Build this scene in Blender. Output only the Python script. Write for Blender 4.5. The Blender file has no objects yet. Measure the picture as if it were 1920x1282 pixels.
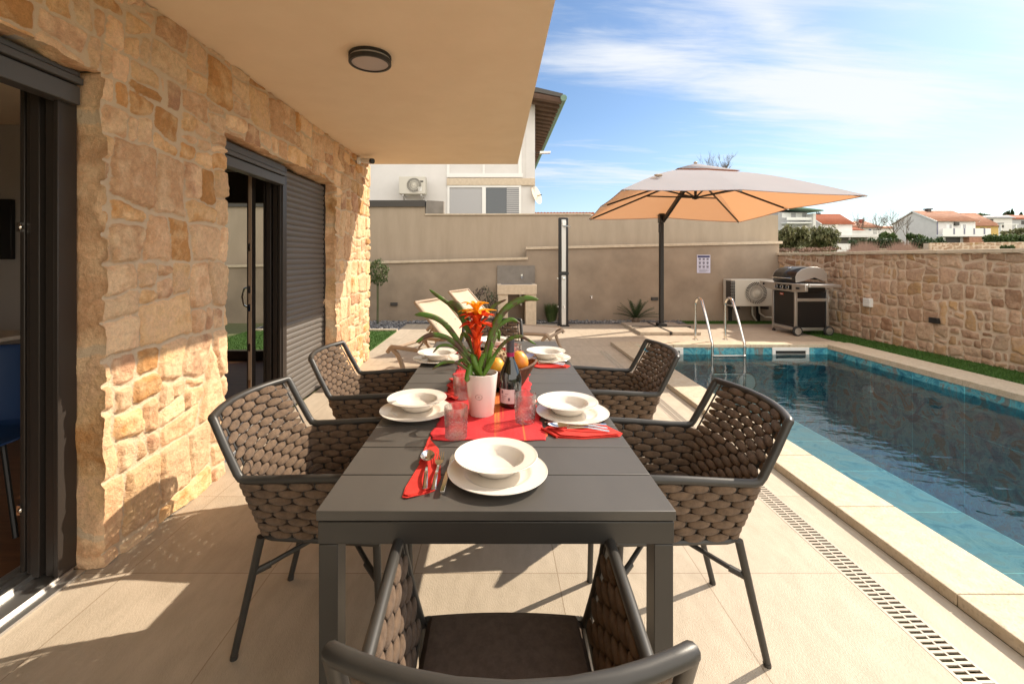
import bpy, bmesh, math, random
import numpy as np
from mathutils import Vector, Matrix
random.seed(7); RNG = np.random.default_rng(7)
S = bpy.context.scene; COL = S.collection
PI = math.pi; R = math.radians
# ------------------------------------------------------------------ camera, light, exposure
F = 835.0; VX, VY = 930.0, 484.0; EYE = 1.36
cam = bpy.data.cameras.new("Camera"); camo = bpy.data.objects.new("Camera", cam); COL.objects.link(camo)
camo.location = (0, 0, EYE); camo.rotation_euler = (R(90), 0, 0)
cam.sensor_width = 36; cam.lens = F/1920*36; cam.shift_x = (960-VX)/1920; cam.shift_y = -(641-VY)/1920
cam.clip_start = 0.02; cam.clip_end = 3000
S.camera = camo
SUN = Vector((1, .535, .877)).normalized()
sl = bpy.data.lights.new("sun", 'SUN'); sl.energy = 4.0; sl.angle = R(.5); sl.color = (1, .87, .70)
so = bpy.data.objects.new("sun", sl); COL.objects.link(so); so.rotation_euler = SUN.to_track_quat('Z', 'Y').to_euler()
so.location = (20, 10, 20)
S.view_settings.view_transform = 'Standard'; S.view_settings.look = 'None'
S.view_settings.exposure = 0.82; S.view_settings.gamma = 1
C_ = S.cycles; C_.max_bounces = 12; C_.diffuse_bounces = 6; C_.glossy_bounces = 5; C_.transmission_bounces = 8; C_.transparent_max_bounces = 32
W = bpy.data.worlds.new("World"); S.world = W; W.use_nodes = True
def build_world():
    nt = W.node_tree; N = nt.nodes; Lk = nt.links; N.clear()
    out = N.new('ShaderNodeOutputWorld'); bg = N.new('ShaderNodeBackground'); bg.inputs[1].default_value = .15
    sky = N.new('ShaderNodeTexSky'); sky.sky_type = 'NISHITA'; sky.sun_disc = False
    sky.sun_elevation = math.asin(SUN.z); sky.sun_rotation = math.atan2(SUN.x, SUN.y)
    sky.air_density = 1.0; sky.dust_density = .6; sky.ozone_density = 1.4
    tc = N.new('ShaderNodeTexCoord')
    sp = N.new('ShaderNodeSeparateXYZ'); Lk.new(tc.outputs['Generated'], sp.inputs[0])
    def m(op, a, b=None, c=None, clamp=False):
        n = N.new('ShaderNodeMath'); n.operation = op; n.use_clamp = clamp
        for i, v in enumerate((a, b, c)):
            if v is None: continue
            if isinstance(v, (int, float)): n.inputs[i].default_value = v
            else: Lk.new(v, n.inputs[i])
        return n.outputs[0]
    z = m('ADD', m('MAXIMUM', sp.outputs[2], 0.0), .12)
    qx = m('DIVIDE', sp.outputs[0], z); qy = m('DIVIDE', sp.outputs[1], z)
    cb = N.new('ShaderNodeCombineXYZ'); Lk.new(qx, cb.inputs[0]); Lk.new(qy, cb.inputs[1])
    def noise(scale, rot, st, det, rough, off=0, dist=0.0):
        mp = N.new('ShaderNodeMapping'); mp.inputs['Rotation'].default_value = (0, 0, rot)
        mp.inputs['Scale'].default_value = st; mp.inputs['Location'].default_value = (off, off*.7, 0)
        Lk.new(cb.outputs[0], mp.inputs[0])
        n = N.new('ShaderNodeTexNoise'); n.inputs['Scale'].default_value = scale
        n.inputs['Detail'].default_value = det; n.inputs['Roughness'].default_value = rough
        n.inputs['Distortion'].default_value = dist
        Lk.new(mp.outputs[0], n.inputs['Vector']); return n.outputs[0]
    n1 = noise(.9, R(-32), (.55, 1.5, 1), 9, .56, 3.1, .4)
    n2 = noise(3.2, R(-40), (.35, 1.6, 1), 8, .62, 1.7, .6)
    n3 = noise(9, R(-36), (.30, 1.8, 1), 6, .6, 5.3, .5)
    dens = m('ADD', m('ADD', m('MULTIPLY', n1, .50), m('MULTIPLY', n2, .52)), m('MULTIPLY', n3, .20))
    def blob(px, py, rx, ry, ang, amp):
        d = Vector(((px-VX)/F, 1, (VY-py)/F)).normalized(); zz = d.z+.12
        cx, cy = d.x/zz, d.y/zz
        mp = N.new('ShaderNodeMapping'); mp.vector_type = 'TEXTURE'
        mp.inputs['Location'].default_value = (cx, cy, 0); mp.inputs['Rotation'].default_value = (0, 0, ang)
        mp.inputs['Scale'].default_value = (rx, ry, 1); Lk.new(cb.outputs[0], mp.inputs[0])
        g = N.new('ShaderNodeTexGradient'); g.gradient_type = 'QUADRATIC_SPHERE'; Lk.new(mp.outputs[0], g.inputs[0])
        return m('MULTIPLY', g.outputs[1], amp)
    for b in BLOBS: dens = m('ADD', dens, blob(*b))
    dens = m('ADD', dens, m('MULTIPLY', m('MULTIPLY', sp.outputs[1], -1.0, clamp=True), 1.0))  # added cloud cover behind the camera, unseen, to fill the shade
    mr = N.new('ShaderNodeMapRange'); mr.interpolation_type = 'SMOOTHSTEP'
    mr.inputs[1].default_value = .615; mr.inputs[2].default_value = .95; Lk.new(dens, mr.inputs[0])
    low = m('MULTIPLY', m('SUBTRACT', 1.0, m('MULTIPLY', m('MAXIMUM', sp.outputs[2], 0.0), 3.4), clamp=True), .22)
    mask = m('MAXIMUM', m('MULTIPLY', mr.outputs[0], .9), low)
    tint = N.new('ShaderNodeMix'); tint.data_type = 'RGBA'; tint.blend_type = 'MULTIPLY'; tint.inputs[0].default_value = 1
    Lk.new(sky.outputs[0], tint.inputs[6]); tint.inputs[7].default_value = SKYT
    mx = N.new('ShaderNodeMix'); mx.data_type = 'RGBA'; Lk.new(mask, mx.inputs[0]); Lk.new(tint.outputs[2], mx.inputs[6])
    bk = N.new('ShaderNodeMapRange'); bk.inputs[1].default_value = .35; bk.inputs[2].default_value = -.25; bk.inputs[4].default_value = 1.0; Lk.new(sp.outputs[1], bk.inputs[0])
    hi = N.new('ShaderNodeMapRange'); hi.interpolation_type = 'SMOOTHSTEP'; hi.inputs[1].default_value = .55; hi.inputs[2].default_value = .72
    Lk.new(m('ADD', sp.outputs[2], m('MULTIPLY', m('ABSOLUTE', sp.outputs[0]), .25)), hi.inputs[0])
    cc = N.new('ShaderNodeMix'); cc.data_type = 'RGBA'; Lk.new(m('MAXIMUM', bk.outputs[0], hi.outputs[0]), cc.inputs[0]); cc.inputs[6].default_value = CLOUDC; cc.inputs[7].default_value = (9.5, 8.9, 8.0, 1)  # unseen clouds behind and overhead made extra bright as added fill light
    Lk.new(cc.outputs[2], mx.inputs[7])
    Lk.new(mx.outputs[2], bg.inputs[0]); Lk.new(bg.outputs[0], out.inputs[0])
BLOBS = [(1680, 235, 2.4, .9, R(20), .26), (1500, 175, 1.6, .6, R(-25), .20), (1150, 90, 1.6, .55, R(25), .26), (1450, 40, 1.6, .25, R(35), .16), (1800, 60, .9, .35, R(30), -.16),
         (1250, 200, 1.1, .6, R(-10), -.25), (1180, 330, 2.5, 1.0, 0, .12), (1100, 0, .6, .3, 0, -.1), (2700, 120, 1.6, 1.0, R(10), .3), (1750, -300, .85, .8, 0, .6), (2300, -150, .9, .8, 0, .5), (1200, -700, .8, .7, 0, .4), (1560, 330, 3, 1.2, 0, .10)]  # blobs above and right of the view are clouds added to brighten the water
SKYT = (.47, .535, .59, 1)
CLOUDC = (3.7, 3.8, 3.9, 1)
build_world()
# ------------------------------------------------------------------ helpers
def at(px, py, Y): return ((px-VX)*Y/F, Y, EYE+(VY-py)*Y/F)
def AX(px, Y): return (px-VX)*Y/F
def AZ(py, Y): return EYE+(VY-py)*Y/F
class MB:
    def __init__(s): s.v = []; s.f = []
    def add(s, vs, fs):
        o = len(s.v); s.v += [tuple(p) for p in vs]; s.f += [tuple(i+o for i in f) for f in fs]; return s
    def box(s, x0, x1, y0, y1, z0, z1, M=None):
        vs = [Vector(p) for p in ((x0,y0,z0),(x1,y0,z0),(x1,y1,z0),(x0,y1,z0),(x0,y0,z1),(x1,y0,z1),(x1,y1,z1),(x0,y1,z1))]
        if M: vs = [M@p for p in vs]
        return s.add(vs, [(0,3,2,1),(4,5,6,7),(0,1,5,4),(1,2,6,5),(2,3,7,6),(3,0,4,7)])
    def bar(s, a, b, w, h=None):
        h = h or w; a = Vector(a); b = Vector(b); d = b-a
        M = Matrix.Translation(a)@d.to_track_quat('Z', 'Y').to_matrix().to_4x4()
        return s.box(-w/2, w/2, -h/2, h/2, 0, d.length, M)
    def tube(s, pts, r, n=10, cap=True):
        pts = [Vector(p) for p in pts]; m = len(pts)
        rs = r if isinstance(r, (list, tuple)) else [r]*m
        t0 = (pts[1]-pts[0]).normalized(); up = Vector((0,0,1)) if abs(t0.z) < .9 else Vector((1,0,0))
        nrm = (up-up.dot(t0)*t0).normalized(); vs = []; fs = []; pt = t0
        for i, p in enumerate(pts):
            t = (pts[min(i+1,m-1)]-pts[max(i-1,0)]).normalized()
            q = pt.rotation_difference(t); nrm = q@nrm; nrm = (nrm-nrm.dot(t)*t).normalized(); pt = t
            b = t.cross(nrm)
            for k in range(n):
                a = 2*PI*k/n; vs.append(p+rs[i]*(math.cos(a)*nrm+math.sin(a)*b))
        for i in range(m-1):
            for k in range(n):
                k2 = (k+1) % n; fs.append((i*n+k, i*n+k2, (i+1)*n+k2, (i+1)*n+k))
        if cap: fs += [tuple(range(n-1,-1,-1)), tuple(range((m-1)*n, m*n))]
        return s.add(vs, fs)
    def lathe(s, prof, n=32, c=(0,0,0), M=None):
        vs = []; fs = []; m = len(prof)
        for r, z in prof:
            for k in range(n):
                a = 2*PI*k/n; p = Vector((r*math.cos(a), r*math.sin(a), z))
                vs.append((M@p if M else p)+Vector(c))
        for i in range(m-1):
            for k in range(n):
                k2 = (k+1) % n; fs.append((i*n+k, i*n+k2, (i+1)*n+k2, (i+1)*n+k))
        if prof[0][0] > 1e-6: fs.append(tuple(range(n-1,-1,-1)))
        if prof[-1][0] > 1e-6: fs.append(tuple(range((m-1)*n, m*n)))
        return s.add(vs, fs)
    def ball(s, c, rx, ry, rz, n=16, m=10, M=None, jit=0):
        vs = []; fs = []
        for i in range(m+1):
            th = PI*i/m
            for k in range(n):
                a = 2*PI*k/n; j = 1+random.uniform(-jit, jit)
                p = Vector((rx*math.sin(th)*math.cos(a)*j, ry*math.sin(th)*math.sin(a)*j, -rz*math.cos(th)*j))
                vs.append((M@p if M else p)+Vector(c))
        for i in range(m):
            for k in range(n):
                k2 = (k+1) % n; fs.append((i*n+k, i*n+k2, (i+1)*n+k2, (i+1)*n+k))
        return s.add(vs, fs)
    def poly(s, pts): return s.add(pts, [tuple(range(len(pts)))])
    def prism(s, pts, d):
        d = Vector(d); n = len(pts); a = [Vector(p) for p in pts]; b = [p+d for p in a]
        fs = [tuple(range(n-1,-1,-1)), tuple(range(n, 2*n))]+[(i, (i+1)%n, n+(i+1)%n, n+i) for i in range(n)]
        return s.add(a+b, fs)
    def grid(s, fn, nu, nv):
        vs = [fn(i/nu, j/nv) for j in range(nv+1) for i in range(nu+1)]
        fs = [(j*(nu+1)+i, j*(nu+1)+i+1, (j+1)*(nu+1)+i+1, (j+1)*(nu+1)+i) for j in range(nv) for i in range(nu)]
        return s.add(vs, fs)
def obj(name, mb, m, parent=None, bevel=0, smooth=True, solid=0, sub=0, ang=35, loc=None):
    me = bpy.data.meshes.new(name)
    me.from_pydata(mb.v, [], mb.f); me.validate(verbose=False)
    if m: me.materials.append(m)
    bm = bmesh.new(); bm.from_mesh(me); bmesh.ops.recalc_face_normals(bm, faces=bm.faces); bm.to_mesh(me); bm.free()
    if smooth:
        me.polygons.foreach_set('use_smooth', [True]*len(me.polygons)); me.set_sharp_from_angle(angle=R(ang))
    o = bpy.data.objects.new(name, me); COL.objects.link(o)
    if parent: o.parent = parent
    if solid:
        q = o.modifiers.new('s', 'SOLIDIFY'); q.thickness = solid; q.offset = 0
    if bevel:
        q = o.modifiers.new('b', 'BEVEL'); q.width = bevel; q.segments = 2; q.limit_method = 'ANGLE'; q.angle_limit = R(40)
    if sub:
        q = o.modifiers.new('ss', 'SUBSURF'); q.levels = sub; q.render_levels = sub
    if loc: o.location = loc
    return o
def tag(o, label, cat, group=None):
    o['label'] = label; o['category'] = cat
    if group: o['group'] = group
    return o
def thing(name, label, cat, loc=(0,0,0), rz=0, group=None):
    o = bpy.data.objects.new(name, None); COL.objects.link(o); o.empty_display_size = .1
    o.location = loc; o.rotation_euler = (0, 0, rz); return tag(o, label, cat, group)
def struct(name, mb, m, **k):
    o = obj(name, mb, m, **k); o['kind'] = 'structure'; return o
def copy_tree(o, parent=None):
    c = o.copy(); COL.objects.link(c)
    if parent: c.parent = parent
    for ch in [x for x in bpy.data.objects if x.parent == o]: copy_tree(ch, c)
    return c
# ------------------------------------------------------------------ materials
def mat(name, col, rough=.6, metal=0, col2=None, nscale=8, var=1.0, bump=0, bscale=60, spec=.5, coat=0, stretch=None, detail=6, sheen=0, lo=.35, hi=.65, transl=0):
    m = bpy.data.materials.new(name); m.use_nodes = True; nt = m.node_tree; N = nt.nodes; L = nt.links
    b = N['Principled BSDF']; c4 = (*col, 1)
    b.inputs['Base Color'].default_value = c4; b.inputs['Roughness'].default_value = rough
    b.inputs['Metallic'].default_value = metal; b.inputs['Specular IOR Level'].default_value = spec
    b.inputs['Coat Weight'].default_value = coat; b.inputs['Coat Roughness'].default_value = .08
    if sheen: b.inputs['Sheen Weight'].default_value = sheen
    vec = None
    if col2 or bump:
        tc = N.new('ShaderNodeTexCoord'); mp = N.new('ShaderNodeMapping'); L.new(tc.outputs['Object'], mp.inputs[0])
        if stretch: mp.inputs['Scale'].default_value = stretch
        vec = mp.outputs[0]
    if col2:
        n = N.new('ShaderNodeTexNoise'); n.inputs['Scale'].default_value = nscale; n.inputs['Detail'].default_value = detail
        n.inputs['Roughness'].default_value = .6; L.new(vec, n.inputs['Vector'])
        mr = N.new('ShaderNodeMapRange'); mr.inputs[1].default_value = lo; mr.inputs[2].default_value = hi; mr.inputs[4].default_value = var
        L.new(n.outputs[0], mr.inputs[0])
        x = N.new('ShaderNodeMix'); x.data_type = 'RGBA'; x.inputs[6].default_value = c4; x.inputs[7].default_value = (*col2, 1)
        L.new(mr.outputs[0], x.inputs[0]); L.new(x.outputs[2], b.inputs['Base Color'])
    if bump:
        n = N.new('ShaderNodeTexNoise'); n.inputs['Scale'].default_value = bscale; n.inputs['Detail'].default_value = 6; L.new(vec, n.inputs['Vector'])
        bp = N.new('ShaderNodeBump'); bp.inputs['Strength'].default_value = bump; bp.inputs['Distance'].default_value = .01
        L.new(n.outputs[0], bp.inputs['Height']); L.new(bp.outputs[0], b.inputs['Normal'])
    if transl:
        t = N.new('ShaderNodeBsdfTranslucent'); ms = N.new('ShaderNodeMixShader'); ms.inputs[0].default_value = transl
        if col2: L.new(x.outputs[2], t.inputs[0])
        else: t.inputs[0].default_value = c4
        L.new(b.outputs[0], ms.inputs[1]); L.new(t.outputs[0], ms.inputs[2]); L.new(ms.outputs[0], N['Material Output'].inputs[0])
    return m
M = {}
M['char'] = mat('charcoal_metal', (.032,.030,.027), .42, 0, (.039,.036,.032), 5, bump=.04, bscale=900)
M['tabletop'] = mat('table_slats', (.066,.060,.053), .44, 0, (.083,.076,.067), 3, bump=.06, bscale=700, stretch=(1,.3,1))
M['rope'] = mat('padded_rope', (.105,.064,.037), .9, 0, (.185,.117,.070), 45, bump=.6, bscale=700, sheen=.1)
M['seat'] = mat('seat_fabric', (.075,.052,.038), .95, 0, (.105,.074,.054), 60, bump=.4, bscale=1200)
M['frame'] = mat('door_aluminium', (.046,.038,.033), .38, .3)
M['shutter_slat'] = mat('shutter_paint', (.112,.101,.090), .45, 0, (.125,.112,.10), 2)  # the roller shutter's own grey paint
M['head'] = mat('shutter_box_grey', (.070,.066,.062), .42, 0)
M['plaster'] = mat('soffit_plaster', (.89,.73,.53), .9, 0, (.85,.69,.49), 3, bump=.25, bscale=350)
M['gwall'] = mat('rendered_wall', (.37,.295,.225), .92, 0, (.27,.215,.165), 1.6, bump=.2, bscale=120)
M['capstone'] = mat('cap_stone', (.62,.52,.40), .75, 0, (.52,.43,.32), 14, bump=.2, bscale=80)
M['white_wall'] = mat('white_render', (.70,.68,.66), .85, 0, (.64,.62,.60), 1.5, bump=.05)
M['white'] = mat('white_paint', (.78,.78,.76), .45)
M['steel'] = mat('stainless', (.72,.70,.66), .16, 1)
M['cutlery'] = mat('cutlery_steel', (.78,.76,.73), .1, 1)
M['alu'] = mat('brushed_alu', (.60,.59,.57), .35, .9)
M['porc'] = mat('porcelain', (.80,.745,.665), .12, 0, spec=.6, coat=.4)
M['black'] = mat('black_enamel', (.010,.010,.011), .28, 0, coat=.1)
M['matblack'] = mat('matt_black', (.018,.017,.016), .5)
M['rubber'] = mat('rubber', (.02,.02,.02), .8)
M['napkin'] = mat('red_paper_napkin', (.75,.045,.03), .85, 0, (.65,.03,.02), 40, bump=.2, bscale=300, transl=.15)
M['pot'] = mat('glazed_pot', (.80,.74,.68), .25, 0, coat=.3)
M['leaf'] = mat('bromeliad_leaf', (.12,.25,.035),   .50, 0, (.15,.08,.055), 22, coat=.0, transl=.35, stretch=(1,1,1), lo=.42, hi=.6)
M['leafy'] = mat('bromeliad_green', (.11,.24,.025), .35, 0, (.16,.30,.04), 14, transl=.3)
M['bract'] = mat('red_bract', (.78,.035,.012), .4, 0, (.85,.12,.01), 25, transl=.3)
M['bractyellow'] = mat('yellow_bract', (.95,.58,.02), .4, 0, (.95,.33,.01), 40, transl=.3)
M['foliage'] = mat('foliage', (.045,.085,.022), .6, 0, (.10,.14,.04), 5, transl=.2)
M['foliage2'] = mat('olive_foliage', (.10,.12,.045), .6, 0, (.22,.20,.10), 3, transl=.2)
M['darkfol'] = mat('dark_foliage', (.02,.045,.014), .6, 0, (.045,.08,.022), 3, transl=.15)
M['redfol'] = mat('dry_reddish_scrub', (.20,.11,.085), .8, 0, (.30,.19,.14), 4)
M['bark'] = mat('bark', (.16,.12,.09), .9, 0, (.10,.075,.055), 12, bump=.5, bscale=60)
M['grass'] = mat('turf', (.035,.12,.010), .8, 0, (.06,.17,.02), 30, bump=.8, bscale=500)
M['taupe'] = mat('taupe_resin', (.36,.265,.185), .45)
M['sling'] = mat('beige_sling', (.62,.50,.38), .8, 0, (.58,.46,.34), 40, bump=.2, bscale=900, transl=.15)
M['canopy'] = mat('canopy_fabric', (.42,.44,.49), .9, 0, (.395,.415,.46), 2, transl=.42)
def _orange(m):
    nt = m.node_tree
    for n in nt.nodes:
        if n.type == 'BSDF_TRANSLUCENT':
            for l in list(n.inputs[0].links): nt.links.remove(l)
            n.inputs[0].default_value = (.70,.33,.14,1)
_orange(M['canopy'])
M['tile_roof'] = mat('terracotta', (.42,.13,.06), .8, 0, (.30,.09,.045), 3, stretch=(1,1,1))
M['tile_pale'] = mat('weathered_tiles', (.45,.24,.15), .8, 0, (.34,.16,.10), 1.2)
M['earth'] = mat('dry_ground', (.16,.15,.07), .95, 0, (.10,.13,.045), .15, bump=.3, bscale=2)
M['glassdark'] = mat('window_glass', (.05,.06,.07), .05, 0, spec=.8)
M['woodfloor'] = mat('wood_floor', (.20,.095,.048), .45, 0, (.13,.06,.03), 4, stretch=(.6,8,1))
M['inwall'] = mat('interior_wall', (.50,.46,.42), .9)
M['blue'] = mat('blue_plastic', (.012,.05,.16), .4)
M['orange'] = mat('orange_peel', (.85,.25,.02), .4, 0, (.80,.42,.03), 9, bump=.1, bscale=400)
M['mango'] = mat('mango_skin', (.88,.40,.05), .4, 0, (.75,.22,.03), 7)
M['basket'] = mat('wicker', (.085,.035,.018), .55, 0, (.20,.09,.04), 60, bump=.5, bscale=200, stretch=(1,1,4))
M['redcloth'] = mat('red_ribbon', (.55,.012,.012), .6)
M['foil'] = mat('bottle_foil', (.075,.07,.085), .35, .3)
M['magenta'] = mat('magenta_band', (.35,.01,.09), .3, .2)
M['paper'] = mat('bottle_label', (.62,.50,.50), .7)
M['ink'] = mat('ink', (.16,.10,.12), .7)
M['inkblue'] = mat('dark_blue_ink', (.02,.02,.10), .6)
M['poster'] = mat('poster_paper', (.62,.62,.78), .6)
M['inkgrey'] = mat('grey_ink', (.20,.20,.27), .6)
M['potink'] = mat('pot_stamp', (.42,.30,.26), .5)
M['acbody'] = mat('ac_casing', (.60,.57,.50), .5)
M['soil'] = mat('soil', (.10,.055,.03), .95, 0, (.18,.10,.06), 90, bump=.8, bscale=200)
M['terracotta'] = mat('terracotta_pot', (.42,.20,.11), .8)
M['concrete'] = mat('concrete_grey', (.26,.235,.21), .9, 0, (.20,.18,.16), 5, bump=.2, bscale=90)
M['darkgrey'] = mat('dark_grey', (.06,.055,.05), .6)
M['green_gutter'] = mat('verdigris_gutter', (.10,.20,.15), .6, 0, (.16,.24,.18), 6)
M['rooftim'] = mat('roof_underside', (.13,.075,.05), .8, 0, (.09,.05,.035), 5)
M['pine'] = mat('pineapple_skin', (.50,.38,.22), .8, 0, (.16,.09,.04), 110)
M['lav'] = mat('lavender_bloom', (.20,.12,.30), .7)
M['lampglass'] = mat('opal_diffuser', (.62,.55,.52), .4, transl=.3)
M['yellowwall'] = mat('yellow_render', (.55,.38,.14), .9)
M['greywall'] = mat('grey_render', (.42,.42,.43), .9)
M['rust'] = mat('rust_red', (.35,.07,.04), .5)
def floor_mat():
    m = mat('porcelain_paving', (.52,.44,.345), .62, 0, (.44,.37,.285), 16, bump=.3, bscale=260, stretch=(1,.35,1))
    nt = m.node_tree; N = nt.nodes; L = nt.links; b = N['Principled BSDF']
    tc = N.new('ShaderNodeTexCoord'); mp = N.new('ShaderNodeMapping'); mp.inputs['Location'].default_value = (.355+6.2, -1.925+6.2, 0)
    L.new(tc.outputs['Object'], mp.inputs[0])
    br = N.new('ShaderNodeTexBrick'); br.offset = 0; br.inputs['Scale'].default_value = 1
    br.inputs['Mortar Size'].default_value = .0022; br.inputs['Mortar Smooth'].default_value = .1
    br.inputs['Brick Width'].default_value = .62; br.inputs['Row Height'].default_value = .62
    br.inputs['Color1'].default_value = (1,1,1,1); br.inputs['Color2'].default_value = (.88,.875,.86,1); br.inputs['Mortar'].default_value = (.62,.57,.52,1)
    L.new(mp.outputs[0], br.inputs['Vector'])
    src = b.inputs['Base Color'].links[0].from_socket
    x = N.new('ShaderNodeMix'); x.data_type = 'RGBA'; x.blend_type = 'MULTIPLY'; x.inputs[0].default_value = 1
    L.new(src, x.inputs[6]); L.new(br.outputs[0], x.inputs[7]); L.new(x.outputs[2], b.inputs['Base Color'])
    return m
M['floor'] = floor_mat()
def coping_mat():
    m = mat('limestone_coping', (.55,.47,.36), .7, 0, (.47,.385,.27), 18, bump=.35, bscale=110)
    nt = m.node_tree; N = nt.nodes; L = nt.links; b = N['Principled BSDF']
    tc = N.new('ShaderNodeTexCoord'); v = N.new('ShaderNodeTexVoronoi'); v.inputs['Scale'].default_value = 60; L.new(tc.outputs['Object'], v.inputs['Vector'])
    n = N.new('ShaderNodeTexNoise'); n.inputs['Scale'].default_value = 9; L.new(tc.outputs['Object'], n.inputs['Vector'])
    mu = N.new('ShaderNodeMath'); mu.operation = 'MULTIPLY'; L.new(v.outputs[0], mu.inputs[0]); L.new(n.outputs[0], mu.inputs[1])
    mr = N.new('ShaderNodeMapRange'); mr.inputs[1].default_value = .05; mr.inputs[2].default_value = .22; mr.inputs[3].default_value = .82; mr.inputs[4].default_value = 1.03
    L.new(mu.outputs[0], mr.inputs[0]); src = b.inputs['Base Color'].links[0].from_socket
    x = N.new('ShaderNodeMix'); x.data_type = 'RGBA'; x.blend_type = 'MULTIPLY'; x.inputs[0].default_value = 1
    L.new(src, x.inputs[6]); L.new(mr.outputs[0], x.inputs[7]); L.new(x.outputs[2], b.inputs['Base Color'])
    return m
M['coping'] = coping_mat()
def pool_tile():
    m = bpy.data.materials.new('pool_tile'); m.use_nodes = True; nt = m.node_tree; N = nt.nodes; L = nt.links; b = N['Principled BSDF']
    tc = N.new('ShaderNodeTexCoord')
    n = N.new('ShaderNodeTexNoise'); n.inputs['Scale'].default_value = 4.2; n.inputs['Detail'].default_value = 10; n.inputs['Roughness'].default_value = .72; n.inputs['Distortion'].default_value = 1.4
    L.new(tc.outputs['Object'], n.inputs['Vector'])
    r = N.new('ShaderNodeValToRGB'); e = r.color_ramp.elements
    e[0].position = .30; e[0].color = (.015,.08,.14,1); e[1].position = .74; e[1].color = (.36,.34,.30,1)
    for p, c in ((.44,(.045,.26,.37,1)),(.52,(.14,.48,.56,1)),(.58,(.19,.20,.20,1))):
        k = e.new(p); k.color = c
    L.new(n.outputs[0], r.inputs[0])
    geo = N.new('ShaderNodeNewGeometry'); sp = N.new('ShaderNodeSeparateXYZ'); L.new(tc.outputs['Object'], sp.inputs[0])
    ad = N.new('ShaderNodeMath'); ad.operation = 'ADD'; L.new(sp.outputs[0], ad.inputs[0]); ad.inputs[1].default_value = .37
    sn = N.new('ShaderNodeSeparateXYZ'); L.new(geo.outputs['Normal'], sn.inputs[0])
    ab = N.new('ShaderNodeMath'); ab.operation = 'ABSOLUTE'; L.new(sn.outputs[0], ab.inputs[0])
    gx = N.new('ShaderNodeMath'); gx.operation = 'GREATER_THAN'; L.new(ab.outputs[0], gx.inputs[0]); gx.inputs[1].default_value = .5
    mxa = N.new('ShaderNodeMix'); L.new(gx.outputs[0], mxa.inputs[0]); L.new(ad.outputs[0], mxa.inputs[2]); L.new(sp.outputs[1], mxa.inputs[3])
    az = N.new('ShaderNodeMath'); az.operation = 'ABSOLUTE'; L.new(sn.outputs[2], az.inputs[0])
    gz = N.new('ShaderNodeMath'); gz.operation = 'GREATER_THAN'; L.new(az.outputs[0], gz.inputs[0]); gz.inputs[1].default_value = .5
    mxb = N.new('ShaderNodeMix'); L.new(gz.outputs[0], mxb.inputs[0]); L.new(sp.outputs[2], mxb.inputs[2]); L.new(sp.outputs[1], mxb.inputs[3])
    cb = N.new('ShaderNodeCombineXYZ'); L.new(mxa.outputs[0], cb.inputs[0]); L.new(mxb.outputs[0], cb.inputs[1])
    mp = N.new('ShaderNodeMapping'); mp.inputs['Location'].default_value = (6, 5.91, 0); L.new(cb.outputs[0], mp.inputs[0])
    br = N.new('ShaderNodeTexBrick'); br.offset = 0; br.inputs['Scale'].default_value = 1; br.inputs['Mortar Size'].default_value = .004
    br.inputs['Brick Width'].default_value = .6; br.inputs['Row Height'].default_value = .6
    br.inputs['Color1'].default_value = (1,1,1,1); br.inputs['Color2'].default_value = (.7,.8,.8,1); br.inputs['Mortar'].default_value = (1.6,1.6,1.5,1)
    L.new(mp.outputs[0], br.inputs['Vector'])
    x = N.new('ShaderNodeMix'); x.data_type = 'RGBA'; x.blend_type = 'MULTIPLY'; x.inputs[0].default_value = 1
    L.new(r.outputs[0], x.inputs[6]); L.new(br.outputs[0], x.inputs[7]); L.new(x.outputs[2], b.inputs['Base Color']); b.inputs['Roughness'].default_value = .35
    return m
M['pooltile'] = pool_tile()
def water_mat():
    m = bpy.data.materials.new('pool_water'); m.use_nodes = True; nt = m.node_tree; N = nt.nodes; L = nt.links; N.clear()
    out = N.new('ShaderNodeOutputMaterial'); tc = N.new('ShaderNodeTexCoord'); mp = N.new('ShaderNodeMapping')
    mp.inputs['Scale'].default_value = (.75, 1.25, 1); mp.inputs['Rotation'].default_value = (0, 0, .3); L.new(tc.outputs['Object'], mp.inputs[0])
    n = N.new('ShaderNodeTexNoise'); n.inputs['Scale'].default_value = 5.5; n.inputs['Detail'].default_value = 3; n.inputs['Roughness'].default_value = .45; L.new(mp.outputs[0], n.inputs['Vector'])
    bp = N.new('ShaderNodeBump'); bp.inputs['Strength'].default_value = .22; bp.inputs['Distance'].default_value = .03; L.new(n.outputs[0], bp.inputs['Height'])
    fr = N.new('ShaderNodeFresnel'); fr.inputs[0].default_value = 1.43; L.new(bp.outputs[0], fr.inputs[1])
    gl = N.new('ShaderNodeBsdfGlossy'); gl.inputs['Roughness'].default_value = .0; L.new(bp.outputs[0], gl.inputs['Normal'])
    tr = N.new('ShaderNodeBsdfTransparent'); tr.inputs[0].default_value = (.70,.95,.98,1)
    rf = N.new('ShaderNodeBsdfRefraction'); rf.inputs['IOR'].default_value = 1.33; rf.inputs['Roughness'].default_value = .0; rf.inputs[0].default_value = (.70,.95,.98,1); L.new(bp.outputs[0], rf.inputs['Normal'])
    m1 = N.new('ShaderNodeMixShader'); m1.inputs[0].default_value = .05; L.new(tr.outputs[0], m1.inputs[1]); L.new(rf.outputs[0], m1.inputs[2])
    m2 = N.new('ShaderNodeMixShader'); L.new(fr.outputs[0], m2.inputs[0]); L.new(m1.outputs[0], m2.inputs[1]); L.new(gl.outputs[0], m2.inputs[2])
    L.new(m2.outputs[0], out.inputs[0]); return m
M['water'] = water_mat()
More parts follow.
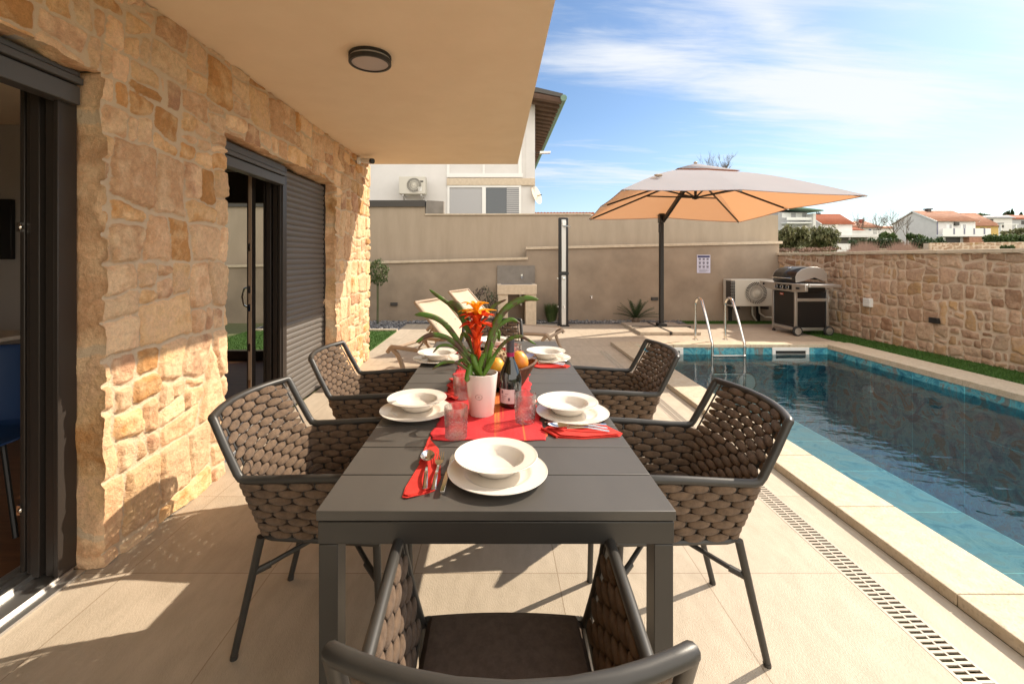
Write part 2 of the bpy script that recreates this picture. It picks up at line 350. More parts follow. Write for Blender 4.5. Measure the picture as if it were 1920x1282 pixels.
def glass_mat(name, cut):
    m = bpy.data.materials.new(name); m.use_nodes = True; nt = m.node_tree; N = nt.nodes; L = nt.links; N.clear()
    out = N.new('ShaderNodeOutputMaterial'); lw = N.new('ShaderNodeLayerWeight'); lw.inputs[0].default_value = .5; p_ = N.new('ShaderNodeMath'); p_.operation = 'POWER'; p_.inputs[1].default_value = 3.5
    L.new(lw.outputs['Facing'], p_.inputs[0]); fr = N.new('ShaderNodeMath'); fr.operation = 'MULTIPLY_ADD'; fr.inputs[1].default_value = .80; fr.inputs[2].default_value = .07; L.new(p_.outputs[0], fr.inputs[0])
    gl = N.new('ShaderNodeBsdfGlossy'); gl.inputs['Roughness'].default_value = .02
    tr = N.new('ShaderNodeBsdfTransparent'); tr.inputs[0].default_value = (.96,.97,.96,1)
    rf = N.new('ShaderNodeBsdfRefraction'); rf.inputs['IOR'].default_value = 1.4; rf.inputs['Roughness'].default_value = .0
    m1 = N.new('ShaderNodeMixShader'); m1.inputs[0].default_value = .30 if cut else 0.0
    L.new(tr.outputs[0], m1.inputs[1]); L.new(rf.outputs[0], m1.inputs[2])
    m2 = N.new('ShaderNodeMixShader'); L.new(fr.outputs[0], m2.inputs[0]); L.new(m1.outputs[0], m2.inputs[1]); L.new(gl.outputs[0], m2.inputs[2])
    g2 = N.new('ShaderNodeBsdfGlossy'); g2.inputs['Roughness'].default_value = .22; m3 = N.new('ShaderNodeMixShader'); m3.inputs[0].default_value = .03 if cut else .0
    L.new(m2.outputs[0], m3.inputs[1]); L.new(g2.outputs[0], m3.inputs[2])
    L.new(m3.outputs[0], out.inputs[0]); return m
M['glass'] = glass_mat('cut_glass', True); M['pane'] = glass_mat('clear_pane', False)
def bottle_mat():
    m = mat('dark_bottle_glass', (.006,.007,.006), .04, 0, spec=.7, coat=.6); return m
M['bottle'] = bottle_mat()
def runner_mat():
    m = mat('red_woven_runner', (.62,.018,.022), .8, 0, (.50,.010,.018), 50, bump=.4, bscale=500, stretch=(1,.15,1))
    nt = m.node_tree; N = nt.nodes; L = nt.links; b = N['Principled BSDF']
    tc = N.new('ShaderNodeTexCoord'); mp = N.new('ShaderNodeMapping'); mp.inputs['Scale'].default_value = (34, .6, 1); L.new(tc.outputs['Object'], mp.inputs[0])
    n = N.new('ShaderNodeTexNoise'); n.inputs['Scale'].default_value = 1; n.inputs['Detail'].default_value = 4; L.new(mp.outputs[0], n.inputs['Vector'])
    r = N.new('ShaderNodeMapRange'); r.inputs[1].default_value = .56; r.inputs[2].default_value = .66; L.new(n.outputs[0], r.inputs[0])
    src = b.inputs['Base Color'].links[0].from_socket
    x = N.new('ShaderNodeMix'); x.data_type = 'RGBA'; L.new(r.outputs[0], x.inputs[0]); L.new(src, x.inputs[6]); x.inputs[7].default_value = (.62,.16,.02,1)
    L.new(x.outputs[2], b.inputs['Base Color']); return m
M['runner'] = runner_mat()
def stone_mat(name, c, mortar, gain=(1.22,1.14,1.08)):
    m = bpy.data.materials.new(name); m.use_nodes = True; nt = m.node_tree; N = nt.nodes; L = nt.links; b = N['Principled BSDF']
    at_ = N.new('ShaderNodeAttribute'); at_.attribute_name = 'st'; sp = N.new('ShaderNodeSeparateColor'); L.new(at_.outputs['Color'], sp.inputs[0])
    r = N.new('ShaderNodeValToRGB'); e = r.color_ramp.elements; r.color_ramp.interpolation = 'LINEAR'
    e[0].position = 0; e[0].color = (*c[0], 1); e[1].position = 1; e[1].color = (*c[-1], 1)
    for i in range(1, len(c)-1):
        k = e.new(i/(len(c)-1)); k.color = (*c[i], 1)
    tc = N.new('ShaderNodeTexCoord')
    def noise(s, d=8, ro=.65):
        n = N.new('ShaderNodeTexNoise'); n.inputs['Scale'].default_value = s; n.inputs['Detail'].default_value = d; n.inputs['Roughness'].default_value = ro
        L.new(tc.outputs['Object'], n.inputs['Vector']); return n.outputs[0]
    na = noise(9); nb = noise(45); nc = noise(160, 5)
    def ma(op, a, b2, c3=None):
        n = N.new('ShaderNodeMath'); n.operation = op
        for i, v in enumerate((a, b2, c3)):
            if v is None: continue
            if isinstance(v, (int, float)): n.inputs[i].default_value = v
            else: L.new(v, n.inputs[i])
        return n.outputs[0]
    t = ma('ADD', sp.outputs[1], ma('MULTIPLY', ma('SUBTRACT', na, .5), .75)); L.new(t, r.inputs[0])
    v1 = ma('ADD', .22, ma('ADD', ma('MULTIPLY', nb, .8), ma('MULTIPLY', nc, .55))); v2 = ma('ADD', v1, ma('MULTIPLY', sp.outputs[2], .32))
    x = N.new('ShaderNodeMix'); x.data_type = 'RGBA'; x.blend_type = 'MULTIPLY'; x.inputs[0].default_value = 1; gn = N.new('ShaderNodeMix'); gn.data_type = 'RGBA'; gn.blend_type = 'MULTIPLY'; gn.inputs[0].default_value = 1; gn.inputs[7].default_value = (*gain, 1); L.new(r.outputs[0], gn.inputs[6]); L.new(gn.outputs[2], x.inputs[6]); L.new(v2, x.inputs[7])
    mk = N.new('ShaderNodeMapRange'); mk.inputs[1].default_value = .56; mk.inputs[2].default_value = .44; L.new(ma('ADD', sp.outputs[0], ma('MULTIPLY', ma('SUBTRACT', nb, .5), .5)), mk.inputs[0])
    y = N.new('ShaderNodeMix'); y.data_type = 'RGBA'; L.new(mk.outputs[0], y.inputs[0]); L.new(x.outputs[2], y.inputs[6]); y.inputs[7].default_value = (*mortar, 1)
    L.new(y.outputs[2], b.inputs['Base Color']); b.inputs['Roughness'].default_value = .92; b.inputs['Specular IOR Level'].default_value = .25
    h = ma('ADD', ma('MULTIPLY', nb, .8), ma('MULTIPLY', nc, .35))
    bp = N.new('ShaderNodeBump'); bp.inputs['Strength'].default_value = 1.0; bp.inputs['Distance'].default_value = .016; L.new(h, bp.inputs['Height']); L.new(bp.outputs[0], b.inputs['Normal'])
    return m
M['stone'] = stone_mat('honey_rubble_stone', [(.46,.25,.10),(.62,.44,.25),(.60,.42,.27),(.66,.50,.32),(.50,.31,.18),(.62,.46,.30),(.40,.24,.15)], (.70,.54,.37))
M['stone2'] = stone_mat('pinkish_rubble_stone', [(.30,.17,.10),(.48,.32,.21),(.42,.27,.18),(.52,.37,.25),(.36,.22,.14),(.46,.31,.20),(.44,.27,.13)], (.62,.49,.37), (.98,1.0,1.04))
def cells_mat(name, cols, scale, rough=.8, vary='RANDOM'):
    m = bpy.data.materials.new(name); m.use_nodes = True; nt = m.node_tree; N = nt.nodes; L = nt.links; b = N['Principled BSDF']
    g = N.new('ShaderNodeNewGeometry'); r = N.new('ShaderNodeValToRGB'); e = r.color_ramp.elements
    e[0].color = (*cols[0],1); e[1].color = (*cols[-1],1)
    for i in range(1, len(cols)-1):
        k = e.new(i/(len(cols)-1)); k.color = (*cols[i],1)
    L.new(g.outputs['Random Per Island'], r.inputs[0]); L.new(r.outputs[0], b.inputs['Base Color']); b.inputs['Roughness'].default_value = rough
    return m
M['pebble'] = cells_mat('grey_pebbles', [(.06,.065,.075),(.20,.20,.21),(.10,.105,.115),(.38,.37,.36),(.14,.14,.15)], 1)
M['blade'] = cells_mat('grass_blades', [(.03,.085,.008),(.055,.13,.016),(.04,.11,.012)], 1)
# ------------------------------------------------------------------ numpy noise and rubble masonry
def vnoise(x, y, seed=0):
    xi = np.floor(x).astype(np.int64); yi = np.floor(y).astype(np.int64); xf = x-xi; yf = y-yi
    def h(a, b):
        n = (a*374761393+b*668265263+seed*1442695041) & 0xffffffff
        n = ((n ^ (n >> 13))*1274126177) & 0xffffffff
        return ((n ^ (n >> 16)) & 0xffff)/65535.0
    u = xf*xf*(3-2*xf); v = yf*yf*(3-2*yf)
    return (h(xi,yi)*(1-u)+h(xi+1,yi)*u)*(1-v)+(h(xi,yi+1)*(1-u)+h(xi+1,yi+1)*u)*v-.5
def fbm(x, y, seed=0, o=4):
    r = 0; a = 1
    for k in range(o): r = r+a*vnoise(x, y, seed+k*17); x = x*2.03; y = y*2.03; a *= .55
    return r
def clip(poly, n, d):
    out = []
    for i in range(len(poly)):
        a, b = poly[i], poly[(i+1) % len(poly)]; da = a[0]*n[0]+a[1]*n[1]-d; db = b[0]*n[0]+b[1]*n[1]-d
        if da <= 0: out.append(a)
        if da*db < 0:
            t = da/(da-db); out.append((a[0]+t*(b[0]-a[0]), a[1]+t*(b[1]-a[1])))
    return out
def rubble(w, h, rnd, small=.022, big=.085):
    polys = []; v = 0
    def split(p, target):
        a = abs(sum(p[i][0]*p[(i+1)%len(p)][1]-p[(i+1)%len(p)][0]*p[i][1] for i in range(len(p))))/2
        if a < target or len(p) < 3:
            if len(p) >= 3 and a > .0008: polys.append(p)
            return
        xs = [q[0] for q in p]; ys = [q[1] for q in p]; wx = max(xs)-min(xs); wy = max(ys)-min(ys)
        ang = rnd.gauss(0, .13) + (0 if wx*rnd.uniform(.7,1.15) > wy else PI/2)
        n = (math.cos(ang), math.sin(ang)); t = rnd.uniform(.34,.66)
        c = (min(xs)+t*wx, min(ys)+t*wy); d = c[0]*n[0]+c[1]*n[1]
        for q in (clip(p, n, d), clip(p, (-n[0],-n[1]), -d)): split(q, rnd.choice((small, (small+big)/2.2, big)) if rnd.random() < .5 else target)
    row = 0
    while v < h:
        hh = rnd.uniform(.38,.6); u = -rnd.uniform(0,.6)
        tl = 0
        while u < w:
            ww = rnd.uniform(.5,1.0)
            split([(u,v+tl),(u+ww,v+rnd.uniform(-.03,.03)),(u+ww,v+hh),(u,v+hh)] if False else [(u,v),(u+ww,v),(u+ww,v+hh),(u,v+hh)], rnd.choice((small,(small+big)/2,big)))
            u += ww
        v += hh
    return polys
def stone_face(name, us, vs, frame, seed, relief, material, parent, holes=(), mort=.0085, small=.022, big=.085, warp=.02, soft=.015):
    """us, vs: grid lines; frame(u,v,h)->xyz arrays; holes: (u0,u1,v0,v1) left open"""
    U, V = np.meshgrid(us, vs); rnd = random.Random(seed)
    wu = U+warp*fbm(U*5, V*5, seed, 3)+.006*vnoise(U*30, V*30, seed+5); wv = V+warp*fbm(U*5+40, V*5, seed+9, 3)+.006*vnoise(U*30, V*30, seed+6)
    D = np.full(U.shape, -1.0); T = np.zeros(U.shape); B = np.zeros(U.shape); TX = np.zeros(U.shape)
    u0 = us[0]-.1; v0 = vs[0]-.1
    for p in rubble(us[-1]-us[0]+.3, vs[-1]-vs[0]+.3, rnd, small, big):
        p = [(a+u0, b+v0) for a, b in p]; xs = [q[0] for q in p]; ys = [q[1] for q in p]
        i0 = np.searchsorted(us, min(xs)-.05); i1 = np.searchsorted(us, max(xs)+.05); j0 = np.searchsorted(vs, min(ys)-.05); j1 = np.searchsorted(vs, max(ys)+.05)
        tone, br, tx, ty, hh = rnd.random(), rnd.random(), rnd.gauss(0,.05), rnd.gauss(0,.05), rnd.uniform(.45,1.1)
        if i1 <= i0 or j1 <= j0: continue
        a = wu[j0:j1, i0:i1]; b = wv[j0:j1, i0:i1]; acc = np.zeros(a.shape)
        area = sum(p[i][0]*p[(i+1)%len(p)][1]-p[(i+1)%len(p)][0]*p[i][1] for i in range(len(p)))
        sg = 1 if area > 0 else -1; K = 150
        for i in range(len(p)):
            (x1,y1),(x2,y2) = p[i], p[(i+1)%len(p)]; l = math.hypot(x2-x1, y2-y1)
            if l < 1e-5: continue
            acc = acc+np.exp(-K*np.clip(sg*((x2-x1)*(b-y1)-(y2-y1)*(a-x1))/l, -.2, .5))
        d = -np.log(acc)/K; ins = d > D[j0:j1, i0:i1]
        D[j0:j1, i0:i1] = np.where(ins, d, D[j0:j1, i0:i1])
        cx, cy = sum(xs)/len(xs), sum(ys)/len(ys)
        T[j0:j1, i0:i1] = np.where(ins, tone, T[j0:j1, i0:i1]); B[j0:j1, i0:i1] = np.where(ins, br, B[j0:j1, i0:i1])
        TX[j0:j1, i0:i1] = np.where(ins, hh+(tx*(a-cx)+ty*(b-cy))*3/relief*.1, TX[j0:j1, i0:i1])
    mm = mort*(1+.6*vnoise(U*7, V*7, seed+3)*2); t = np.clip((D-mm)/soft, 0, 1); t = t*t*(3-2*t)
    H = relief*t*TX + t*(.010*fbm(U*14, V*14, seed+21, 5)+.005*fbm(U*45, V*45, seed+31, 3)) + .002*fbm(U*40, V*40, seed+8, 2)
    ju = .017*fbm(U*9, V*9, seed+41, 4); jv = .017*fbm(U*9+9, V*9+3, seed+43, 3)
    P = np.stack(frame(U+ju, V+jv, H), -1).reshape(-1, 3)
    nu, nv = len(us), len(vs); I, J = np.meshgrid(np.arange(nu-1), np.arange(nv-1))
    cu = (us[:-1]+us[1:])/2; cv = (vs[:-1]+vs[1:])/2; CU, CV = np.meshgrid(cu, cv); keep = np.ones(CU.shape, bool)
    for h in holes: keep &= ~((CU > h[0]) & (CU < h[1]) & (CV > h[2]) & (CV < h[3]))
    I = I[keep]; J = J[keep]; q = np.stack([J*nu+I, J*nu+I+1, (J+1)*nu+I+1, (J+1)*nu+I], -1)
    me = bpy.data.meshes.new(name); me.from_pydata(P.tolist(), [], q.tolist()); me.materials.append(material)
    me.polygons.foreach_set('use_smooth', [True]*len(me.polygons))
    ca = me.color_attributes.new('st', 'FLOAT_COLOR', 'POINT')
    mo = np.clip((D-mm)/.03+.5, 0, 1)
    ca.data.foreach_set('color', np.stack([mo, T, B, np.ones(U.shape)], -1).reshape(-1).astype(np.float32))
    o = bpy.data.objects.new(name, me); COL.objects.link(o)
    if parent: o.parent = parent
    return o, P.reshape(nv, nu, 3)
def reveal(name, edge, dirv, depth, parent, material, seed, n=14):
    """strip of rough stone from an edge polyline inwards"""
    k = len(edge); t = np.linspace(0, 1, n); L_ = np.concatenate([[0], np.cumsum(np.linalg.norm(np.diff(edge, axis=0), axis=1))])
    A, B = np.meshgrid(L_, t*depth, indexing='ij'); d = np.array(dirv)
    P = edge[:, None, :]+d[None, None, :]*(t*depth)[None, :, None]
    nr = np.cross(d, np.array([0,0,1.0])) if abs(edge[-1][2]-edge[0][2]) > .5 else np.array([0,0,1.0])
    amp = .022*fbm(A*5, B*7, seed, 5)*np.clip(B/.02, 0, 1); P = P+nr[None, None, :]*amp[..., None]
    tone = np.clip(.5+1.2*vnoise(A*3.3, B*2, seed+2), 0, 1); mo = np.clip(np.abs(vnoise(A*3.3, B*2, seed+2))*6+.3, 0, 1)
    q = [(i*n+j, (i+1)*n+j, (i+1)*n+j+1, i*n+j+1) for i in range(k-1) for j in range(n-1)]
    me = bpy.data.meshes.new(name); me.from_pydata(P.reshape(-1,3).tolist(), [], q); me.materials.append(material)
    me.polygons.foreach_set('use_smooth', [True]*len(me.polygons))
    ca = me.color_attributes.new('st', 'FLOAT_COLOR', 'POINT')
    ca.data.foreach_set('color', np.stack([mo, tone, tone, np.ones(A.shape)], -1).reshape(-1).astype(np.float32))
    o = bpy.data.objects.new(name, me); COL.objects.link(o); o.parent = parent; return o
def lines(*stops, step=.0095):
    out = []
    for a, b in zip(stops[:-1], stops[1:]): out.append(np.linspace(a, b, max(2, int(round((b-a)/step))+1))[:-1])
    return np.concatenate(out+[[stops[-1]]])
# ================================================================== SETTING
XW = -1.73; XD = -1.83; YE = 6.05; ZC = 2.62; WL = -.10
f = MB()
for x0, x1, y0, y1 in ((-1.84,1.49,-2,7.01),(1.61,1.80,-2,7.01),(1.49,1.61,6.51,7.01),(1.49,1.61,-2,.9),(-1.84,5.56,7.01,9.2),(5.56,6.4,8.45,9.2)):
    f.box(x0, x1, y0, y1, -.03, 0)
struct('patio_paving', f, M['floor'], smooth=False)
# far ground, rising towards the village
gx = sorted(set([-400,-200,-100,-60,-30,-15,-8,-4,1.9,5.4,6.9,9,12,18,26,40,60,80,100,130,160,220,400]))
gy = sorted(set([-60,-20,-6,-.6,6.9,9.9,11,14,18,24,32,45,60,75,90,105,130,180,300,600,1500]))
def ground_z(x, y):
    if y < 10: return -.04
    t = min(1, (y-10)/85); return -.04+4.3*t**1.1+(y-95)*.004*(y > 95)
vs = [(x, y, ground_z(x, y)) for y in gy for x in gx]; fs = []
for j in range(len(gy)-1):
    for i in range(len(gx)-1):
        if gx[i] == 1.9 and gy[j] == -.6: continue
        n = len(gx); fs.append((j*n+i, j*n+i+1, (j+1)*n+i+1, (j+1)*n+i))
struct('ground', MB().add(vs, fs), M['earth'])
# pool
PX0, PX1, PY0, PY1, PZ = 2.10, 5.05, -.45, 6.77, -1.45
p = MB()
p.poly([(PX0,PY0,PZ),(PX1,PY0,PZ),(PX1,PY1,PZ),(PX0,PY1,PZ)])
for a, b in (((PX0,PY0),(PX1,PY0)),((PX1,PY0),(PX1,PY1)),((PX1,PY1),(PX0,PY1)),((PX0,PY1),(PX0,PY0))):
    p.poly([(*a,PZ),(*b,PZ),(*b,.012),(*a,.012)])
struct('pool_basin', p, M['pooltile'], smooth=False)
M['ledge'] = M['pooltile'].copy(); M['ledge'].name = 'sunlit_ledge_tile'  # lighter copy of the pool tile, sunlight on the ledge put into its colours
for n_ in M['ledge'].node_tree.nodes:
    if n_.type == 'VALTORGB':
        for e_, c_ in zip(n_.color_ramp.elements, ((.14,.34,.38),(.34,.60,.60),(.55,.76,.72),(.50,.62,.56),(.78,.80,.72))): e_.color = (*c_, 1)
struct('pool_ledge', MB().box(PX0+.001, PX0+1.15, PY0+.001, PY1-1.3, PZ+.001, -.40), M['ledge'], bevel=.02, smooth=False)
wt = MB().poly([(PX0,PY0,WL),(PX1,PY0,WL),(PX1,PY1,WL),(PX0,PY1,WL)])
struct('pool_water', wt, M['water'], smooth=False)
cp = MB(); g = .003
y = -.72
while y < 7.0:
    y1 = min(y+.615, 7.01); cp.box(1.80, 2.11, y+g/2, y1-g/2, .0, .05); cp.box(5.04, 5.40, y+g/2, y1-g/2, -.02, .05); y += .615
x = 2.11
while x < 5.03:
    x1 = min(x+.585, 5.04); cp.box(x+g/2, x1-g/2, 6.76, 7.01, 0, .05); cp.box(x+g/2, x1-g/2, -.72, -.43, 0, .05); x += .586
cp.box(5.404, 5.56, -.72, 7.01, -.02, .03)
struct('pool_coping', cp, M['coping'], bevel=.005, smooth=False)
# lawns and pebble beds
def turf(name, x0, x1, y0, y1, n, label):
    m_ = MB(); m_.box(x0, x1, y0, y1, -.03, .004)
    for _ in range(n):
        x = random.uniform(x0, x1); y = random.uniform(y0, y1); a = random.uniform(0, 2*PI); w = .004; h = random.uniform(.015,.032)
        dx, dy = math.cos(a)*w, math.sin(a)*w; lx, ly = random.gauss(0,.009), random.gauss(0,.009)
        m_.add([(x-dx,y-dy,.004),(x+dx,y+dy,.004),(x+lx,y+ly,h)], [(0,1,2)])
    o = obj(name, m_, M['blade'], smooth=False); o['kind'] = 'stuff'; tag(o, label, 'grass')
turf('grass', 5.57, 6.35, 1.5, 8.44, 26000, 'strip of artificial turf between the pool and the rubble wall')
turf('grass', -4.6, -1.85, 6.12, 8.3, 22000, 'patch of bright turf beyond the corner of the house')
turf('grass', 3.95, 6.1, 9.2, 9.58, 5000, 'narrow dark turf strip under the air conditioner')
def pebbles(x0, x1, y0, y1, n, label):
    m_ = MB(); m_.box(x0, x1, y0, y1, -.03, .0)
    for _ in range(n):
        r = random.uniform(.014,.032); m_.ball((random.uniform(x0+r,x1-r), random.uniform(y0+r,y1-r), r*.4+random.uniform(0,.02)), r, r*random.uniform(.6,.9), r*.6, 7, 5, Matrix.Rotation(random.uniform(0,PI),4,'Z'))
    o = obj('pebbles', m_, M['pebble']); o['kind'] = 'stuff'; tag(o, label, 'pebbles')
pebbles(-4.6, -1.85, 8.38, 9.5, 1500, 'bed of grey pebbles at the foot of the garden wall behind the turf')
pebbles(-1.85, 3.95, 9.2, 9.55, 1500, 'thin border of grey pebbles along the garden wall')
struct('kerb', MB().box(-4.6, -1.85, 8.3, 8.38, -.03, .03), M['capstone'])
# ---------------------------------------------------------------- the house
house = thing('house', 'honey stone villa with dark sliding doors and a deep overhanging slab', 'house', (XW, 2, 0))
def hp(name, mb, m, parent=house, **k):
    loc = Vector((XW, 2, 0)); mb.v = [tuple(Vector(v)-loc) for v in mb.v]; return obj(name, mb, m, parent, **k)
O1 = (-1.2, 1.95, 0, 2.17); O2 = (2.84, 4.78, 0, 2.16)
us = lines(-1.5, -1.2, 1.95, 2.84, 4.78, YE); vs_ = lines(0, 2.16, 2.17, ZC)
def fr_house(u, v, h): return (0+h, u-2, np.clip(v, -.02, ZC+.01))
o, P = stone_face('stone_wall', us, vs_, fr_house, 11, .024, M['stone'], house, (O1, O2), small=.019, big=.085, warp=.024, soft=.010)
def idx(a, v): return int(np.argmin(np.abs(a-v)))
def edge(P, u0, u1, v0, v1):
    if u0 == u1: return P[idx(vs_,v0):idx(vs_,v1)+1, idx(us,u0)]
    return P[idx(vs_,v0), idx(us,u0):idx(us,u1)+1]
for e, d, s in ((edge(P,1.95,1.95,0,2.17),(-1,0,0),1),(edge(P,2.84,2.84,0,2.16),(-1,0,0),2),(edge(P,4.78,4.78,0,2.16),(-1,0,0),3),
                (edge(P,-1.2,1.95,2.17,2.17),(-1,0,0),4),(edge(P,2.84,4.78,2.16,2.16),(-1,0,0),5),(edge(P,YE,YE,0,ZC),(-1,0,0),6)):
    reveal('stone_reveal', e, d, .17 if s < 6 else .5, house, M['stone'], s*7)
w = MB()
w.box(XW-.22, XW-.02, 2.0, 2.79, 0, ZC-.002); w.box(XW-.22, XW-.02, 4.83, YE-.02, 0, ZC-.002); w.box(XW-.22, XW-.02, -1.15, 2.0, 2.2, ZC-.002)
w.box(XW-.22, XW-.02, 2.79, 4.83, 2.2, ZC-.002); w.box(XW-.22, XW-.02, -3.5, -1.25, 0, ZC-.002)
w.box(XW-.22, XW-.05, -1.2, 1.98, 2.186, 2.2)
w.box(-7.2, XW-.22, -3.5, -3.3, 0, ZC-.002); w.box(-7.4, -7.2, -3.5, YE, 0, ZC-.002)
w.box(-7.2, -3.95, YE-.2, YE, 0, ZC-.002); w.box(-3.95, -2.9, YE-.2, YE, 2.5, ZC-.002); w.box(-2.9, XW-.22, YE-.2, YE, 0, ZC-.002)
w.box(-7.2, -3.45, 4.2, 4.3, 0, ZC-.002)
hp('interior_wall', w, M['inwall'], smooth=False)
hp('floor', MB().box(-7.2, XD-.22, -3.3, YE-.0, -.05, .002), M['woodfloor'], smooth=False)
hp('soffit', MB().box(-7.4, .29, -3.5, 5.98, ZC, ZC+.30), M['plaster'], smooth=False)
hp('upper_storey', MB().box(-7.4, XW, -3.5, YE, ZC+.31, 5.6), M['white_wall'], smooth=False)
# back door seen through the house
d = hp('back_door', MB().box(-3.95,-2.9,YE-.14,YE-.06,0,.13).box(-3.95,-2.9,YE-.14,YE-.06,2.09,2.5).box(-3.95,-3.87,YE-.14,YE-.06,.13,2.09).box(-2.98,-2.9,YE-.14,YE-.06,.13,2.09), M['frame'], bevel=.003)
hp('pane', MB().box(-3.87,-2.98,YE-.105,YE-.10,.13,2.09), M['pane'], d, smooth=False)
hp('handle', MB().tube([AX3 for AX3 in [(-3.27,YE-.14,.98),(-3.31,YE-.2,.96),(-3.33,YE-.21,.85),(-3.31,YE-.2,.74),(-3.27,YE-.14,.70)]], .012), M['steel'], d)
d.location = (0,0,0)
# near sliding door frame (left edge of the picture)
def profile_post(mb, y0, y1, z1):
    """dark sliding-door stack seen edge-on: stepped aluminium profiles from the facade plane inwards"""
    x = XD
    for dx, dy, gap in ((.018,.0,.0),(.014,.05,.004),(.036,.02,.003),(.010,.045,.003),(.038,.01,.003),(.010,.05,.003),(.020,.03,.003)):
        mb.box(x-dx, x, y0+dy, y1, .02, z1); x -= dx+gap
    return x
for yj, yend, nm in ((1.86,1.945,0),):
    s1 = MB(); xe = profile_post(s1, yj, yend, 2.17)
    dr = hp('sliding_door', s1, M['frame'], bevel=.002)
    hp('door_leaf', MB().box(XD-.186, XD-.166, 1.885, 1.94, .03, 2.12), M['frame'], dr, bevel=.003)
    hp('brush_seal', MB().box(XD-.165, XD-.160, 1.90, 1.908, .03, 2.12), M['taupe'], dr)
    for zz in (.30, 1.49): hp('latch', MB().box(XD-.186,XD-.172,1.872,1.886,zz-.02,zz+.02).ball((XD-.172,1.875,zz),.010,.01,.012), M['steel'], dr)
    hp('shutter_box', MB().box(XD-.04,XD+.03,-1.15,1.93,2.02,2.10).box(XD-.04,XD+.045,-1.15,1.93,2.105,2.135).box(XD-.04,XD+.03,-1.15,1.93,2.14,2.165).box(XD-.26,XD-.05,-1.15,1.86,2.10,2.17), M['head'], dr, bevel=.004)
    hp('threshold', MB().box(XD-.26,XD+.05,-1.2,1.93,0,.012).box(XD-.235,XD-.22,-1.2,1.93,.012,.03).box(XD-.185,XD-.175,-1.2,1.93,.012,.03).box(XD-.13,XD-.118,-1.2,1.93,.012,.032).box(XD-.01,XD,-1.2,1.93,.012,.026), M['alu'], dr, bevel=.001)
# second opening: open bay + roller shutter
s2 = MB(); s2.box(XD-.03, XD+.012, 3.80, 3.87, .0, 2.14)
profile_post(s2, 3.78, 3.86, 2.10); s2.box(XD-.24, XD-.22, 3.70, 3.80, .02, 2.10); s2.box(XD-.05, XD, 4.765, 4.79, 0, 2.15); s2.box(XD-.24, XD+.01, 2.83, 2.86, 0, 2.15)
dr2 = hp('sliding_door', s2, M['frame'], bevel=.002)
hp('lock_strip', MB().box(XD-.245, XD-.242, 3.715, 3.75, .05, 2.08).box(XD-.225,XD-.2,3.695,3.702,.05,2.08), M['taupe'], dr2)
for zz in (.32,.62,.95,1.10,1.45): hp('strike_plate', MB().box(XD-.222,XD-.205,3.690,3.696,zz-.03,zz+.03), M['steel'], dr2)
hp('shutter_box', MB().box(XD-.04,XD+.03,2.85,3.80,1.98,2.05).box(XD-.04,XD+.045,2.85,3.80,2.055,2.085).box(XD-.04,XD+.03,2.85,3.80,2.09,2.145).box(XD-.2,XD-.05,2.85,3.80,2.05,2.15), M['head'], dr2, bevel=.004)
hp('threshold', MB().box(XD-.26,XD+.04,2.84,3.8,0,.012).box(XD-.13,XD-.118,2.84,3.8,.012,.03).box(XD-.01,XD,2.84,3.8,.012,.026), M['alu'], dr2)
sh = MB(); n = 41; pitch = 2.12/n; prof = []
for i in range(n):
    z0 = .012+i*pitch
    for t in range(7):
        a = t/6; prof.append((XD-.02+.010*math.sin(PI*a)**.6, z0+a*pitch*.90))
    prof.append((XD-.022, z0+pitch*.95))
fs = [(2*i, 2*i+1, 2*i+3, 2*i+2) for i in range(len(prof)-1)]; vv = []
for x, z in prof: vv += [(x, 3.87, z), (x, 4.77, z)]
hp('roller_shutter', sh.add(vv, fs), M['shutter_slat'], ang=50)
# interior furniture glimpsed through the left door
tv = AX(-20, 4.1); tag(obj('television', MB().box(-5.6, AX(27,4.18), 4.15, 4.19, 1.35, 1.91), M['black'], bevel=.004), 'flat black television on the wall inside the room at the left', 'television')
t = thing('desk', 'pale wooden table top behind the near sliding door', 'table', (-4.0, 3.25, 0))
obj('tabletop', MB().box(-.9,.35,-.4,.4,.74,.77), M['capstone'], t, bevel=.004)
for a in (-.85,.3):
    for b in (-.35,.35): obj('leg', MB().box(a-.02,a+.02,b-.02,b+.02,0,.74), M['matblack'], t)
def room_chair(x, y, rz, lab):
    t = thing('room_chair', lab, 'chair', (x, y, 0), rz, 'blue chairs indoors')
    def sh_(u, v):
        a = (u-.5)*1.0
        if v < .5: return (.46*a, .22-.44*v*2*1.0+.0, .45-.02*math.cos(a*3)+.03*abs(a)**2*4)
        k = (v-.5)*2; return (.46*a*(1-.15*k), -.22-.08*k-.06*(1-4*a*a*.5)+.06, .45+.42*k)
    obj('shell', MB().grid(sh_, 10, 14), M['blue'], t, solid=.015, sub=1)
    for a in (-1,1):
        for b in (-1,1): obj('leg', MB().tube([(a*.12,b*.12,.43),(a*.22,b*.22,0)], .012, 8), M['matblack'], t)
room_chair(-2.62, 2.3, R(200), 'blue shell chair nearest the sliding door track inside the room')
room_chair(-3.75, 2.85, R(170), 'blue shell chair drawn up to the indoor table')
